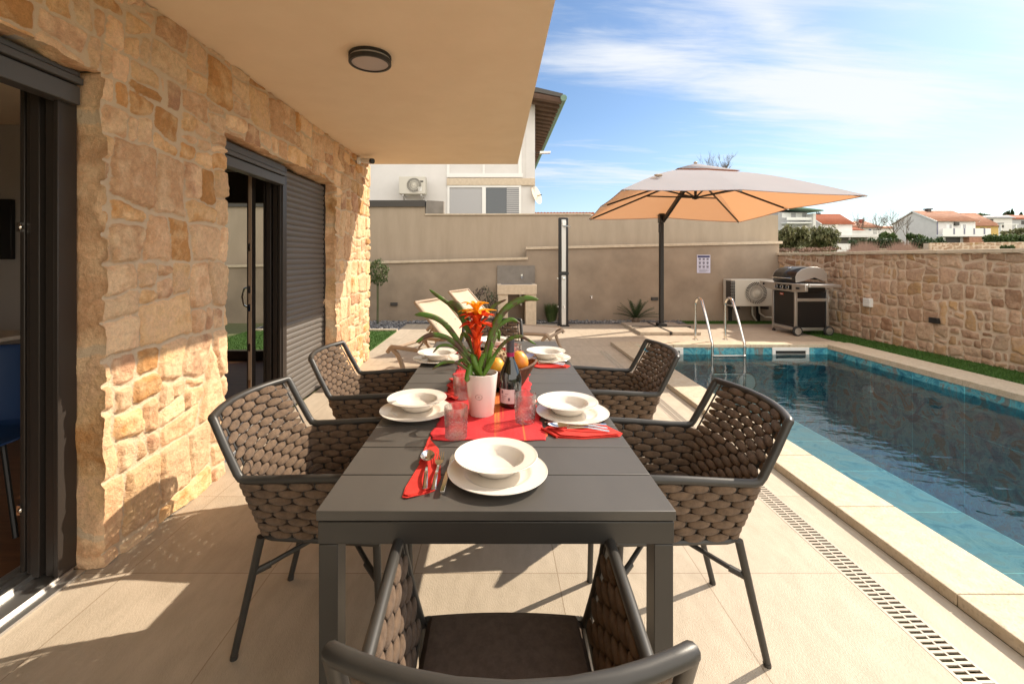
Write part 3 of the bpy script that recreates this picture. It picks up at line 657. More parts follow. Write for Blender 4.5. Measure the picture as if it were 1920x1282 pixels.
# light, camera
cl = thing('ceiling_light', 'round dark rimmed ceiling light on the overhanging slab', 'light', (AX(694,2.9), 2.90, ZC))
cy = AZ(122,1)  # placed so that the lamp sits about 0.05 m below the slab
Yl = F*(ZC-.055-EYE)/(VY-121); cl.location = (AX(694,Yl), Yl, ZC); rr = 77/2*Yl/F*.98*1.03
obj('housing', MB().lathe([(rr*.98,0),(rr,-.004),(rr,-.018),(rr*.95,-.019)],48).lathe([(rr*.95,-.030),(rr,-.031),(rr,-.052),(rr*.97,-.056),(rr*.86,-.056),(rr*.86,-.048)],48), M['matblack'], cl)
obj('side_diffuser', MB().lathe([(rr*.95,-.018),(rr*.95,-.031)],48), M['lampglass'], cl)
obj('diffuser', MB().lathe([(rr*.86,-.050),(rr*.5,-.053),(0.001,-.054)],48), M['lampglass'], cl)
sc = thing('security_camera', 'small white security camera with black lens at the corner of the soffit', 'camera', (XW+.02, 5.50, 2.615))
obj('base', MB().lathe([(.045,0),(.045,.03),(.02,.045)],20,M=Matrix.Rotation(R(90),4,'Y')), M['white'], sc, loc=(0.0,0,-.05))
obj('arm', MB().tube([(.03,0,-.05),(.08,-.02,-.055)], .015), M['white'], sc)
obj('body', MB().tube([(.07,.0,-.05),(.19,-.08,-.075)], .034, 16), M['white'], sc)
obj('lens', MB().tube([(.19,-.08,-.075),(.215,-.097,-.080)], .033, 16), M['black'], sc)
# ---------------------------------------------------------------- garden walls
gw = thing('garden_wall', 'low rendered garden wall with stepped pale capping in front of the higher wall', 'wall', (0, 9.6, 0))
def gp(name, mb, m, par, **k):
    l = par.location; mb.v = [tuple(Vector(v)-l) for v in mb.v]; return obj(name, mb, m, par, **k)
Yg = 9.6
xs0, xst, xe_ = AX(300,Yg), AX(987,Yg), AX(1461,Yg)
zA, zB, zC_, zD = AZ(505,Yg), AZ(487,Yg), AZ(468,Yg), AZ(457,Yg)
pr = [(xs0,Yg,-.05),(xe_,Yg,-.05),(xe_,Yg,zD),(xst,Yg,zC_),(xst,Yg,zB),(xs0,Yg,zA)]
gp('render', MB().prism(pr, (0,.22,0)), M['gwall'], gw, smooth=False)
def capst(x0, z0, x1, z1, yy, d=.3, h=.055):
    return MB().prism([(x0,yy-.03,z0),(x1,yy-.03,z1),(x1,yy-.03,z1+h),(x0,yy-.03,z0+h)], (0,d,0))
gp('cap', capst(xs0,zA,xst+.03,zB,Yg), M['capstone'], gw, bevel=.004, smooth=False); gp('cap', capst(xst-.01,zC_,xe_+.06,zD,Yg), M['capstone'], gw, bevel=.004, smooth=False)
uw = thing('neighbour_wall', 'tall streaked rendered wall of the neighbouring plot with a thin coping', 'wall', (0, 10, 0))
Yu = 10.0; x0, x1, x2 = AX(300,Yu), AX(797,Yu), AX(1459,Yu)
M['gwall2'] = mat('streaked_render', (.42,.34,.26), .92, 0, (.345,.28,.21), 3.0, bump=.15, bscale=100, stretch=(1.7,1,.35), lo=.3, hi=.75)
gp('render', MB().prism([(x0,Yu,-.05),(x2,Yu,-.05),(x2,Yu,AZ(403,Yu)),(x1,Yu,AZ(404,Yu)),(x1,Yu,AZ(388,Yu)),(x0,Yu,AZ(388,Yu))], (0,.2,0)), M['gwall2'], uw, smooth=False)
gp('cap', capst(x1-.0,AZ(403.5,Yu),AX(1108,Yu),AZ(403,Yu),Yu,.26,.03), M['capstone'], uw, smooth=False)
gp('flashing', MB().prism([(x0,Yu-.04,AZ(388,Yu)),(x1,Yu-.04,AZ(388,Yu)),(x1,Yu-.04,AZ(376,Yu)),(x0,Yu-.04,AZ(376,Yu))], (0,.3,0)), M['darkgrey'], uw, smooth=False)
gp('bracket_plate', MB().prism([(AX(798,Yu),Yu-.03,AZ(401,Yu)),(AX(832,Yu),Yu-.03,AZ(400,Yu)),(AX(832,Yu),Yu-.03,AZ(378,Yu)),(AX(800,Yu),Yu-.03,AZ(376,Yu))], (0,.2,0)), M['concrete'], uw, smooth=False)
# boundary rubble wall on the right
bw = thing('boundary_wall', 'pinkish rubble stone boundary wall with a smooth cap behind the pool', 'wall', (6.2, 4, 0))
ub = lines(-1.0, 9.85, step=.016); vb = lines(0, 1.42, step=.016)
def fr_b(u, v, h):
    return ((6.27-.17*np.clip((u-4)/5.6, 0, 1.2)**1.6)-6.2-h, u-4, np.clip(v, -.02, 1.425))
vsave = vs_; stone_face('rubble_facing', ub, vb, fr_b, 5, .022, M['stone2'], bw, (), mort=.013, small=.02, big=.07, warp=.035, soft=.012)
core = MB()
for k in range(12):
    ya = -1+k*10.9/12; yb = ya+10.9/12; xa = 6.27-.17*max(0,min(1.2,(ya-4)/5.6))**1.6; xb = 6.27-.17*max(0,min(1.2,(yb-4)/5.6))**1.6
    core.prism([(xa+.02,ya,0),(xb+.02,yb,0),(xb+.3,yb,0),(xa+.3,ya,0)], (0,0,1.415))
gp('core', core, M['gwall'], bw, smooth=False)
cc = MB()
for k in range(12):
    ya = -1+k*10.9/12; yb = ya+10.9/12-.003; xa = 6.27-.17*max(0,min(1.2,(ya-4)/5.6))**1.6; xb = 6.27-.17*max(0,min(1.2,(yb-4)/5.6))**1.6
    cc.prism([(xa-.05,ya,1.425),(xb-.05,yb,1.425),(xb+.34,yb,1.425),(xa+.34,ya,1.425)], (0,0,.05))
gp('cap', cc, M['capstone'], bw, bevel=.006, smooth=False)
# small wall fittings
def xb_at(y): return 6.27-.17*max(0,min(1.2,(y-4)/5.6))**1.6
def vent(px, py, lab, m, w=.14, h=.14):
    # solve the depth on the boundary wall
    Y = 8.0
    for _ in range(20): Y = F*xb_at(Y)/(px-VX)
    z = AZ(py, Y); x = xb_at(Y)-.03
    mb = MB().box(x-.03, x+.03, Y-w/2, Y+w/2, z-h/2, z+h/2)
    for k in range(5): mb.box(x-.036, x-.03, Y-w/2+.01, Y+w/2-.01, z-h/2+.012+k*h/5.3, z-h/2+.024+k*h/5.3)
    tag(obj('wall_vent', mb, m, bevel=.003), lab, 'vent')
vent(1550, 559, 'white louvred vent half hidden beside the barbecue', M['white']); vent(1631, 567, 'white louvred vent alone in the middle of the rubble wall', M['white'])
vent(1757, 601, 'small black louvre low in the rubble wall', M['matblack'], .13, .075)
for px, py, lab in ((739,570,'small dark grey wall box behind the sun loungers'),(1227,560,'small dark wall box beside the parasol pole')):
    x, y, z = at(px, py, Yg); tag(obj('wall_box', MB().box(x-.075,x+.075,Yg-.03,Yg,z-.035,z+.035).box(x-.06,x+.06,Yg-.034,Yg-.03,z-.022,z+.022), M['darkgrey'], bevel=.004), lab, 'socket box')
x, y, z = at(1108, 556, Yg); tag(obj('wall_tap', MB().tube([(x,Yg,z),(x,Yg-.07,z),(x,Yg-.08,z-.04)],.012).box(x-.03,x+.03,Yg-.06,Yg-.05,z+.012,z+.02), M['steel']), 'little tap sticking out of the garden wall right of the shower', 'tap')
# notice on the wall
x0, y, z1 = at(1307,478,Yg-.012); x1, y, z0 = at(1332,512,Yg-.012)
nt_ = thing('notice', 'white printed notice with blue heading and rows of icons on the garden wall', 'sign', ((x0+x1)/2, Yg, z0))
w_, h_ = x1-x0, z1-z0
obj('sheet', MB().box(-w_/2,w_/2,-.01,0,0,h_), M['poster'], nt_); obj('heading', MB().box(-w_/2*.90,w_/2*.90,-.013,-.0105,h_*.86,h_*.96), M['inkblue'], nt_)
ic = MB()
for r_ in range(3):
    for c_ in range(3):
        cx = (-.58+.58*c_)*w_/2; cz = h_*(.77-.215*r_); s = .11*w_
        ic.add([(cx+s*math.cos(a*PI/4)*(1 if a%2 else .75), -.0125, cz+s*math.sin(a*PI/4)*(1 if (a+r_)%2 else .7)) for a in range(8)]+[(cx,-.0135,cz)], [(a,(a+1)%8,8) for a in range(8)])
        ic.box(cx-s*1.1, cx+s*1.1, -.0125, -.0105, cz-s*1.75, cz-s*1.55)
obj('icons', ic, M['inkgrey'], nt_, smooth=False)
tx = MB()
for k, (a, b) in enumerate(((-.7,.5),(-.7,.75),(-.7,.3))): tx.box(a*w_/2, b*w_/2, -.0125, -.0105, h_*(.15-.04*k), h_*(.165-.04*k))
obj('small_print', tx, M['inkgrey'], nt_, smooth=False)
# ---------------------------------------------------------------- neighbour's white building
Yb = 12.5
nb = thing('neighbour_building', 'white two storey building with shuttered windows behind the left part of the garden wall', 'building', (0, Yb, 0))
def bp(name, mb, m, par=nb, **k):
    l = nb.location; mb.v = [tuple(Vector(v)-l) for v in mb.v]; return obj(name, mb, m, par, **k)
xr = AX(1003, Yb)
bp('wall', MB().box(-6, xr, Yb, Yb+8, 0, 5.75), M['white_wall'], smooth=False)
def pxbox(mb, px0, px1, py0, py1, Y, d0, d1): return mb.box(AX(px0,Y), AX(px1,Y), Y-d0, Y-d1, AZ(py1,Y), AZ(py0,Y))
bp('lintel', pxbox(MB(),838,1003,335,348,Yb,.06,-.02), M['capstone'], bevel=.004)
wn = bp('window', pxbox(pxbox(pxbox(pxbox(MB(),839,977,348,352,Yb,.04,-.02),839,843,352,403,Yb,.04,-.02),973,977,352,403,Yb,.04,-.02),904,911,352,403,Yb,.04,-.02), M['white'])
bp('shutter', pxbox(MB(),843,904,352,403,Yb,.015,0), M['greywall'], wn); bp('pane', pxbox(MB(),911,973,352,403,Yb,.012,0), M['glassdark'], wn)
sl_ = MB(); 
for k in range(14): sl_.box(AX(950,Yb), AX(973,Yb), Yb-.03, Yb-.015, AZ(353+k*3.6+2.6,Yb), AZ(353+k*3.6,Yb))
bp('blind', sl_, M['greywall'], wn)
w2 = bp('window', pxbox(pxbox(pxbox(pxbox(MB(),838,980,326,333,Yb,.05,-.02),838,843,230,326,Yb,.04,-.02),972,978,230,326,Yb,.04,-.02),905,909,230,326,Yb,.04,-.02), M['white'])
bp('shutter', pxbox(pxbox(MB(),843,905,230,326,Yb,.02,0),909,972,230,326,Yb,.02,0), M['white_wall'], w2)
bp('corner_pilaster', pxbox(MB(),986,1003,60,335,Yb,.02,0), M['white_wall'], smooth=False)
ze = 5.72; xo = AX(1056,Yb-.8)
rf = bp('roof', MB().prism([(-6,Yb-.75,ze+.75),(xr,Yb-.75,ze+.02),(xo,Yb-.75,ze-.12),(xo,Yb-.75,ze-.02),(xr,Yb-.75,ze+.14),(-6,Yb-.75,ze+1.0)], (0,9.2,0)), M['darkgrey'], smooth=False)
tl = MB()
for k in range(26):
    y = Yb-.62+k*.36; tl.tube([(xr-.25,y,ze-.0),(xo-.02,y,ze-.16)], .11, 8)
bp('tiles', tl, M['rooftim'], rf); bp('gutter', MB().tube([(xo+.02,Yb-.78,ze-.14),(xo+.02,Yb+8.4,ze-.14)], .085, 10), M['green_gutter'], rf)
x, y, z = at(1016, 283, Yb-.3)
sw = thing('wall_floodlight', 'slim floodlight projecting from the corner of the white building', 'light', (xr, Yb-.1, z))
obj('arm', MB().tube([(0,0,0),(.16,0,0)], .012), M['matblack'], sw); obj('head', MB().prism([(.13,-.05,-.03),(.42,-.05,-.02),(.43,-.05,.03),(.13,-.05,.03)], (0,.12,0)), M['alu'], sw)
x, y, z = at(1003, 366, Yb)
sd = thing('satellite_dish', 'rust stained satellite dish on the side of the white building', 'satellite dish', (xr, Yb+.1, z))
obj('dish', MB().lathe([(.02,0),(.15,.02),(.27,.07)], 24, M=Matrix.Rotation(R(70),4,'Y')@Matrix.Rotation(R(30),4,'X')), M['capstone'], sd, solid=.01)
obj('arm', MB().tube([(-.02,0,0),(.12,-.02,0),(.20,-.05,.02)], .012), M['matblack'], sd)
def fan_unit(t, w, h, d, legs):
    obj('casing', MB().box(-w/2,w/2,0,d,0,h), M['acbody'], t, bevel=.015)
    r = h*.41; cx = w*.07
    g = MB()
    for k in range(34):
        a = 2*PI*k/34; pts = []
        for q in range(6):
            rr_ = r*(.16+.84*q/5); aa = a+.55*q/5; pts.append((cx+rr_*math.cos(aa), -.012, h/2+rr_*math.sin(aa)))
        g.tube(pts, .006, 5)
    for rr_ in (r*.16, r, r*.62): g.tube([(cx+rr_*math.cos(2*PI*i/28), -.012, h/2+rr_*math.sin(2*PI*i/28)) for i in range(29)], .005, 5)
    obj('grille', g, M['acbody'], t)
    obj('fan', MB().lathe([(r,0),(r*.98,-.004),(.0,-.004)], 32, c=(cx,-.001,h/2), M=Matrix.Rotation(R(90),4,'X')), M['darkgrey'], t)
    obj('hub', MB().lathe([(r*.18,0),(r*.15,.012),(.0,.014)], 20, c=(cx,-.014,h/2), M=Matrix.Rotation(R(90),4,'X')), M['acbody'], t)
x0, _, z1 = at(748,331,Yb-.4); x1, _, z0 = at(798,364,Yb-.4)
ac = thing('air_conditioner', 'small air conditioner on brackets high on the white building', 'air conditioner', ((x0+x1)/2, Yb-.42, z0))
fan_unit(ac, x1-x0, z1-z0, .28, 0); obj('badge', MB().box(.12,.30,-.008,0,.32,.36), M['darkgrey'], ac); obj('data_plate', MB().box(.16,.26,-.006,0,.08,.20), M['white'], ac)
for s in (-1,1): obj('bracket', MB().box(s*.25-.02,s*.25+.02,0,.42,-.05,-.01).bar((s*.25,.02,-.03),(s*.25,.42,-.30),.035), M['alu'], ac)
x0, _, z1 = at(1388,526,9.25); x1, _, z0 = at(1451,598-23,9.25)
ac = thing('air_conditioner', 'large air conditioner standing by the wall behind the barbecue', 'air conditioner', (AX(1410,9.25), 9.22, .36))
wd, hg = .90, .56
fan_unit(ac, wd, hg, .33, 0)
co = MB()
for k in range(9): co.box(-wd/2-.012,-wd/2+.08,-.014,-.002,.03+k*.058,.038+k*.058)
for k in range(3): co.box(-wd/2+.01+k*.03,-wd/2+.014+k*.03,-.016,-.002,.03,.52)
obj('side_grille', co, M['alu'], ac); obj('side_coil', MB().box(-wd/2-.004,-wd/2+.08,-.004,.2,.03,.53), M['darkgrey'], ac)
for s in (-1,1): obj('foot', MB().box(s*.3-.03,s*.3+.03,.0,.36,-.06,0).box(s*.3-.02,s*.3+.02,.28,.36,-.34,-.06), M['matblack'], ac)
obj('pipe', MB().tube([(.25,.2,0),(.26,.2,-.16),(.34,.15,-.24),(.6,.1,-.25)], .018).tube([(.1,.2,0),(.12,.22,-.2),(.22,.25,-.33)], .016), M['acbody'], ac)
# tiled roof strip beyond the wall
Yr = 16; tr = thing('low_tiled_roof', 'strip of terracotta roof tiles peeping over the garden wall', 'roof', (AX(1050,Yr), Yr, 0))
tm = MB(); x0, x1 = AX(985,Yr), AX(1118,Yr); n = 22
for k in range(n):
    x = x0+(x1-x0)*k/n
    for j in range(4): gy0 = Yr+j*.42; tm.tube([(x+j*.02,gy0,AZ(401,Yr)+.03*j),(x+j*.02,gy0+.46,AZ(401,Yr)+.03*j+.035)], [.062,.052], 8)
gp('tiles', tm, M['tile_roof'], tr); gp('deck', MB().prism([(x0,Yr,0),(x1,Yr,0),(x1,Yr,AZ(402,Yr)),(x0,Yr,AZ(402,Yr))], (0,2,0)), M['white_wall'], tr)
# ================================================================== OBJECTS
# drain channel
dg = thing('drain_channel', 'long slotted drain grate running beside the pool coping', 'drain', (1.55, 3.7, 0))
def lp(name, mb, m, par, **k):
    l = par.location; mb.v = [tuple(Vector(v)-l) for v in mb.v]; return obj(name, mb, m, par, **k)
lp('channel', MB().box(1.491,1.609,.9,6.51,-.2,-.12), M['matblack'], dg, smooth=False)
gr_ = MB(); y0, y1 = .9, 6.51
for a, b in ((1.491,1.503),(1.546,1.554),(1.597,1.609)): gr_.box(a, b, y0, y1, -.01, .001)
k = y0
while k < y1: gr_.box(1.503, 1.546, k, k+.0105, -.004, .0005); gr_.box(1.554, 1.597, k+.004, k+.0145, -.004, .0005); k += .0227
gm = mat('drain_grate_paint', (.44,.38,.31), .5); lp('grate', gr_, gm, dg, smooth=False)
# ---------------------------------------------------------------- dining table
TZ = .74; TY0, TY1 = 1.09, 3.325
tb = thing('dining_table', 'long charcoal slatted metal dining table laid for six', 'table', (0, 2.2, 0))
pw = (TY1-TY0)/12
for i in range(12):
    lp('slat', MB().box(-.442,.442,TY0+i*pw+.0022,TY0+(i+1)*pw-.0022,TZ-.024,TZ), M['tabletop'], tb, bevel=.0015)
lp('apron', MB().box(-.438,.438,TY0+.004,TY0+.05,TZ-.082,TZ-.0275).box(-.438,.438,TY1-.05,TY1-.004,TZ-.082,TZ-.0275).box(-.438,-.40,TY0+.05,TY1-.05,TZ-.082,TZ-.0275).box(.40,.438,TY0+.05,TY1-.05,TZ-.082,TZ-.0275).box(-.3,.3,TY0+.06,TY1-.06,TZ-.030,TZ-.0265), M['char'], tb, bevel=.002)
for a in (-1,1):
    for y in (TY0+.004, TY1-.064):
        xa = a*.436-(.0 if a < 0 else .047)
        lp('leg', MB().box(xa,xa+.047,y,y+.06,0,TZ-.083), M['char'], tb, bevel=.002)
# ---------------------------------------------------------------- woven dining chairs
HP = .0445; PITCH = .0245
def plan(y_, h):
    """half width, corner x and bow of the shell at height h"""
    if h < .64: t = (h-.43)/.21; return .205+.045*t, -.19-.06*t, .03+.01*t
    t = (h-.64)/.19; return .25-.010*t, -.25-.095*t, .04+.018*t
XFR = .20
def shell(s, h):
    """s = signed distance along the shell from the middle of the back, normalised to the arm-height outline"""
    w, xc, bow = plan(0, h); wr = .25
    sy = 1 if s >= 0 else -1; a = abs(s)
    rc = .03; lb = wr-rc; arc = rc*PI/2
    if a <= lb:
        y = a*(w-rc)/lb; q = y/w; return Vector((xc-bow*(1-q*q), sy*y, h))
    if a <= lb+arc:
        th = (a-lb)/rc; return Vector((xc-bow*(1-((w-rc)/w)**2)*max(0,1-th/(PI/2))+rc*(1-math.cos(th))*1.0, sy*(w-rc+rc*math.sin(th)), h))
    t = (a-lb-arc)/(.45-rc); return Vector((xc+rc+t*(XFR-xc-rc), sy*(w+.012*min(1,t)), h+.022*min(1,max(0,t))*(h-.43)/.21))
def frame_at(s, h):
    p = shell(s, h); e = .004; tu = (shell(s+e, h)-shell(s-e, h)).normalized(); tv = (shell(s, h+e)-shell(s, h-e)).normalized()
    n = tu.cross(tv).normalized(); return p, tu, tv, n
def make_chair(label):
    t = thing('dining_chair', label, 'chair', (0,0,0), 0, 'woven dining chairs round the table')
    SMAX = .22+.047+.42
    # top rail: one tube arm - corner - riser - back - riser - corner - arm
    half = [Vector((.192,.210,.428)), Vector((.195,.232,.50)), Vector((.198,.256,.60)), Vector((.197,.261,.635)), Vector((.19,.262,.65)), Vector((.165,.261,.660)), Vector((0,.256,.653)), Vector((-.15,.251,.643)), Vector((-.222,.25,.64)), Vector((-.243,.25,.645)), Vector((-.254,.25,.66)), Vector((-.300,.245,.745)), Vector((-.340,.240,.826)), Vector((-.346,.239,.834)), Vector((-.350,.233,.835))]
    mid = [Vector((-.345-.058*(1-(y/.241)**2), y, .834)) for y in [.212,.17,.13,.07,0,-.07,-.13,-.17,-.212]]
    other = [Vector((p.x,-p.y,p.z)) for p in reversed(half)]
    obj('rail', MB().tube(half+mid+other, .0135, 12), M['char'], t)
    ring = [shell(s, .428) for s in np.linspace(-SMAX, SMAX, 60)]
    ring = [Vector((.205, p.y*.9, .428)) for p in (ring[0],)]+ring+[Vector((.205, -ring[0].y*.9, .428))]
    rb = MB().tube(ring+[ring[0]], .011, 8)
    obj('seat_frame', rb.box(-.17,.195,-.19,.19,.418,.430), M['char'], t)
    rods = MB(); ov = MB(); XMAX = SMAX-.055
    def oval(s, h, side):
        p, tu, tv, n = frame_at(s, h); c = p+n*side*.0085
        L_, H_, T_ = .0430, .0155, .0076; vs = []; nn, mm = 12, 6
        jl = random.uniform(.96,1.04); jh = random.uniform(.95,1.05)
        for i in range(mm+1):
            th = -PI/2+PI*i/mm; x = math.sin(th)*L_*jl; r = math.cos(th)**.9 if 0 < i < mm else .0
            cp_, cu, cv, cn = frame_at(s+x, h); base = cp_+cn*side*(.0085*(.45+.55*r))
            if i in (0, mm): vs.append(base)
            else:
                for k in range(nn):
                    a = 2*PI*k/nn; ca, sa = math.cos(a), math.sin(a)
                    vs.append(base+cv*(H_*jh*r*ca)+cn*(T_*r*(abs(sa)**.8*(1 if sa > 0 else -1))))
        fs = [(0, 1+k, 1+(k+1)%nn) for k in range(nn)]
        for i in range(mm-2):
            for k in range(nn): k2 = (k+1)%nn; fs.append((1+i*nn+k, 1+i*nn+k2, 1+(i+1)*nn+k2, 1+(i+1)*nn+k)[::-1])
        b = 1+(mm-2)*nn; e = len(vs)-1
        fs += [(b+(k+1)%nn, b+k, e) for k in range(nn)]
        ov.add(vs, fs)
    K = int(SMAX/HP); corner = .22+.047
    for i in range(-K, K+1):
        s = i*HP; top = .832 if abs(s) < corner-.01 else .635
        rods.tube([shell(s, .43), shell(s, .53), shell(s, .635)]+([shell(s, .73), shell(s, top)] if top > .7 else []), .0038, 6)
        for k in range(16):
            h = .4475+PITCH*k
            if h > top-.012: break
            if abs(s) > XMAX: continue
            if h > .64 and abs(s) > corner-.048: continue
            oval(s, h, 1 if (i+k) % 2 == 0 else -1)
    obj('rods', rods, M['char'], t); obj('woven_shell', ov, M['rope'], t, ang=80)
    def cushion(u, v):
        x = -.205+.395*v; e = min(u,1-u,v,1-v); wx = .195
        return (x-(.02*(1-(2*u-1)**2) if v < .5 else -.012*(1-(2*u-1)**2))*abs(2*v-1), (u-.5)*2*wx, .436+.036*min(1,(e/.06))**.5+.006*math.sin(PI*u)*math.sin(PI*v))
    obj('seat', MB().grid(cushion, 24, 24), M['seat'], t)
    for a in (-1,1):
        obj('leg', MB().tube([(-.205,a*.198,.425),(-.305,a*.188,.012)], [.0135,.0115], 12).tube([(-.3045,a*.188,.012),(-.3065,a*.188,0)], .0125, 12), M['char'], t)
        obj('leg', MB().tube([(.192,a*.207,.43),(.193,a*.205,.39),(.205,a*.20,.012)], [.0135,.013,.0115], 12).tube([(.205,a*.20,.012),(.2052,a*.20,0)], .0125, 12), M['char'], t)
        obj('brace', MB().tube([(-.235,a*.194,.30),(-.19,a*.165,.312)], .0115, 10).tube([(-.20,a*.17,.31),(0,0,.365),(.15,-a*.16,.315)], .0085, 10).tube([(.14,-a*.155,.318),(.19,-a*.20,.30)], .0115, 10), M['char'], t)
    return t
ch0 = make_chair('woven dining chair on the pool side of the table nearest the camera, facing the wall')
ch0.location = (.60, 1.675, 0); ch0.rotation_euler = (0,0,PI)
for x, y, rz, lab in ((.615,2.60,PI,'woven dining chair on the pool side of the table farther from the camera'),
                      (-.575,1.685,R(-3),'woven dining chair with sunlit back on the house side of the table nearest the camera'),
                      (-.61,2.54,0,'smaller looking woven dining chair on the house side in front of the roller shutter'),
                      (.020,.940,R(90),'woven dining chair at the near head of the table, seen from behind'),
                      (-.03,3.44,R(-90),'woven dining chair at the far head of the table behind the flowering plant')):
    c = copy_tree(ch0); c['label'] = lab; c.location = (x, y, 0); c.rotation_euler = (0,0,rz)
# ---------------------------------------------------------------- tableware
def lathe_ridged(prof, n=64): return MB().lathe(prof, n)
def plate_mesh():
    pr = [(0.0,.006),(.078,.006),(.088,.009),(.094,.0135)]
    r = .097; k = 0
    while r < .138: pr.append((r, .0145+(r-.097)*.13+(.0006 if k%2 else 0))); r += .0034; k += 1
    pr += [(.1415,.0215),(.1425,.0205),(.141,.0185),(.10,.010),(.088,.002),(.080,0),(0,0)]
    return MB().lathe(pr, 72)
def bowl_mesh():
    pr = [(0.0,.010),(.045,.0105),(.062,.016),(.074,.028),(.080,.038)]
    r = .083; k = 0
    while r < .117: pr.append((r, .0395+(r-.083)*.16+(.0005 if k%2 else 0))); r += .0034; k += 1
    pr += [(.1195,.0465),(.1205,.0455),(.119,.0435),(.083,.0345),(.075,.021),(.060,.004),(.050,0),(0,0)]
    return MB().lathe(pr, 72)
tr0 = obj('dinner_plate', plate_mesh(), M['porc'], ang=60); bw0 = obj('soup_bowl', bowl_mesh(), M['porc'], ang=60)
sets = [(.004,1.268,.0,1.29,'at the near head of the table'),(.300,1.75,.285,1.776,'at the near place on the pool side'),(-.319,1.776,-.322,1.817,'at the near place on the house side'),
        (.312,2.71,.308,2.745,'at the far place on the pool side'),(-.358,2.68,-.355,2.705,'at the far place on the house side'),(-.02,3.12,-.02,3.13,'at the far head of the table')]
for i, (x, y, bx, by, lab) in enumerate(sets):
    a = tr0 if i == 0 else tr0.copy(); b = bw0 if i == 0 else bw0.copy()
    if i: COL.objects.link(a); COL.objects.link(b)
    a.location = (x, y, TZ+.0005); b.location = (bx, by, TZ+.0075)
    tag(a, 'cream dinner plate under a soup bowl '+lab, 'plate', 'dinner plates'); tag(b, 'cream wide rimmed soup bowl '+lab, 'bowl', 'soup bowls')
# runner
def run_(u, v):
    x = -.222+.395*u; y = 1.512+1.45*v
    z = TZ+.0022+.0022*math.sin(x*40+y*9)*math.sin(y*23)+(.005*max(0,math.sin(y*30+x*12))**6 if (u < .1 or u > .93) else 0)
    e = .006*math.sin(y*31)+.004*math.sin(y*71); return (x+e*(1 if u < .05 else -1 if u > .95 else 0)+ (0.0 if v < .3 else -.01*math.sin(y*4)), y+.004*math.sin(x*50)*(v < .02), max(z, TZ+.0012))
tag(obj('table_runner', MB().grid(run_, 60, 160), M['runner'], solid=.0016), 'red woven table runner with orange stripes down the middle of the table', 'table runner')
# napkins
def napkin(pts, lab, fold=.006, thick=.0035):
    """folded paper napkin: outline in x,y; layered, with a rolled edge"""
    m_ = MB(); z = TZ+.0015
    c = Vector((sum(p[0] for p in pts)/len(pts), sum(p[1] for p in pts)/len(pts), 0))
    for L_ in range(3):
        s = 1-.05*L_; q = [((p[0]-c.x)*s+c.x+.002*L_, (p[1]-c.y)*s+c.y, 0) for p in pts]
        m_.prism([(a, b, z+L_*.0022+.0025*math.sin(a*60+b*40+L_)) for a, b, _ in q], (0,0,.0016))
    a, b = Vector((*pts[0], z+.004)), Vector((*pts[-1], z+.004))
    m_.tube([a.lerp(b, t/6)+Vector((0,0,.001*math.sin(t*2))) for t in range(7)], .0045, 8)
    return tag(obj('napkin', m_, M['napkin']), lab, 'napkin', 'red napkins')
napkin([(-.2275,1.525),(-.185,1.44),(-.170,1.36),(-.155,1.25),(-.163,1.185),(-.185,1.172),(-.205,1.158),(-.230,1.146),(-.243,1.152),(-.243,1.20),(-.228,1.34)], 'red folded napkin under cutlery left of the nearest plate')
napkin([(.165,1.61),(.20,1.645),(.30,1.66),(.40,1.65),(.425,1.60),(.445,1.565),(.43,1.545),(.30,1.525),(.21,1.535)], 'red folded napkin below the near plate on the pool side')
napkin([(.19,2.60),(.26,2.62),(.38,2.60),(.425,2.545),(.40,2.515),(.25,2.50),(.20,2.54)], 'red folded napkin below the far plate on the pool side')
napkin([(-.435,1.99),(-.34,1.97),(-.25,1.97),(-.19,2.01),(-.26,2.06),(-.38,2.06),(-.445,2.03)], 'red folded napkin behind the near plate on the house side')
napkin([(-.05,3.02),(.09,2.96),(.14,3.0),(.12,3.08),(.04,3.1)], 'red folded napkin under the far glass')
napkin([(-.40,2.93),(-.30,2.88),(-.22,2.9),(-.25,2.98),(-.36,3.0)], 'red folded napkin behind the far plate on the house side')
# cutlery: built along +y from handle end (0) to tip
def handle(m_, L_, w=.0085):
    pts = [(0,0),(.15,.0),(.55,.0),(1,0)]
    for i in range(14):
        t0, t1 = i/14*L_, (i+1)/14*L_
        wa = lambda t: w*(.62+.38*(1-t/L_)**1.2); za = lambda t: .003+.007*math.sin(PI*t/L_)**1.5
        m_.add([(-wa(t0)/2*1.6,t0,za(t0)),(wa(t0)/2*1.6,t0,za(t0)),(wa(t1)/2*1.6,t1,za(t1)),(-wa(t1)/2*1.6,t1,za(t1)),
                (-wa(t0)/2,t0,za(t0)+.0024),(wa(t0)/2,t0,za(t0)+.0024),(wa(t1)/2,t1,za(t1)+.0024),(-wa(t1)/2,t1,za(t1)+.0024)],
               [(0,3,2,1),(4,5,6,7),(1,2,6,5),(3,0,4,7)]+([(0,1,5,4)] if i == 0 else []))
    return m_
def spoon():
    m_ = handle(MB(), .145)
    def f_(u, v):
        a = 2*PI*u; r = v; x = .0215*r*math.sin(a); y = .033*r*math.cos(a); y += .006*r*math.cos(a)**3
        return (x, .145+.031+y, .0045+.0085*(r**2)-.0045*(1-r*r)+.001)
    n = 24; m_.grid(f_, n, 7); return m_
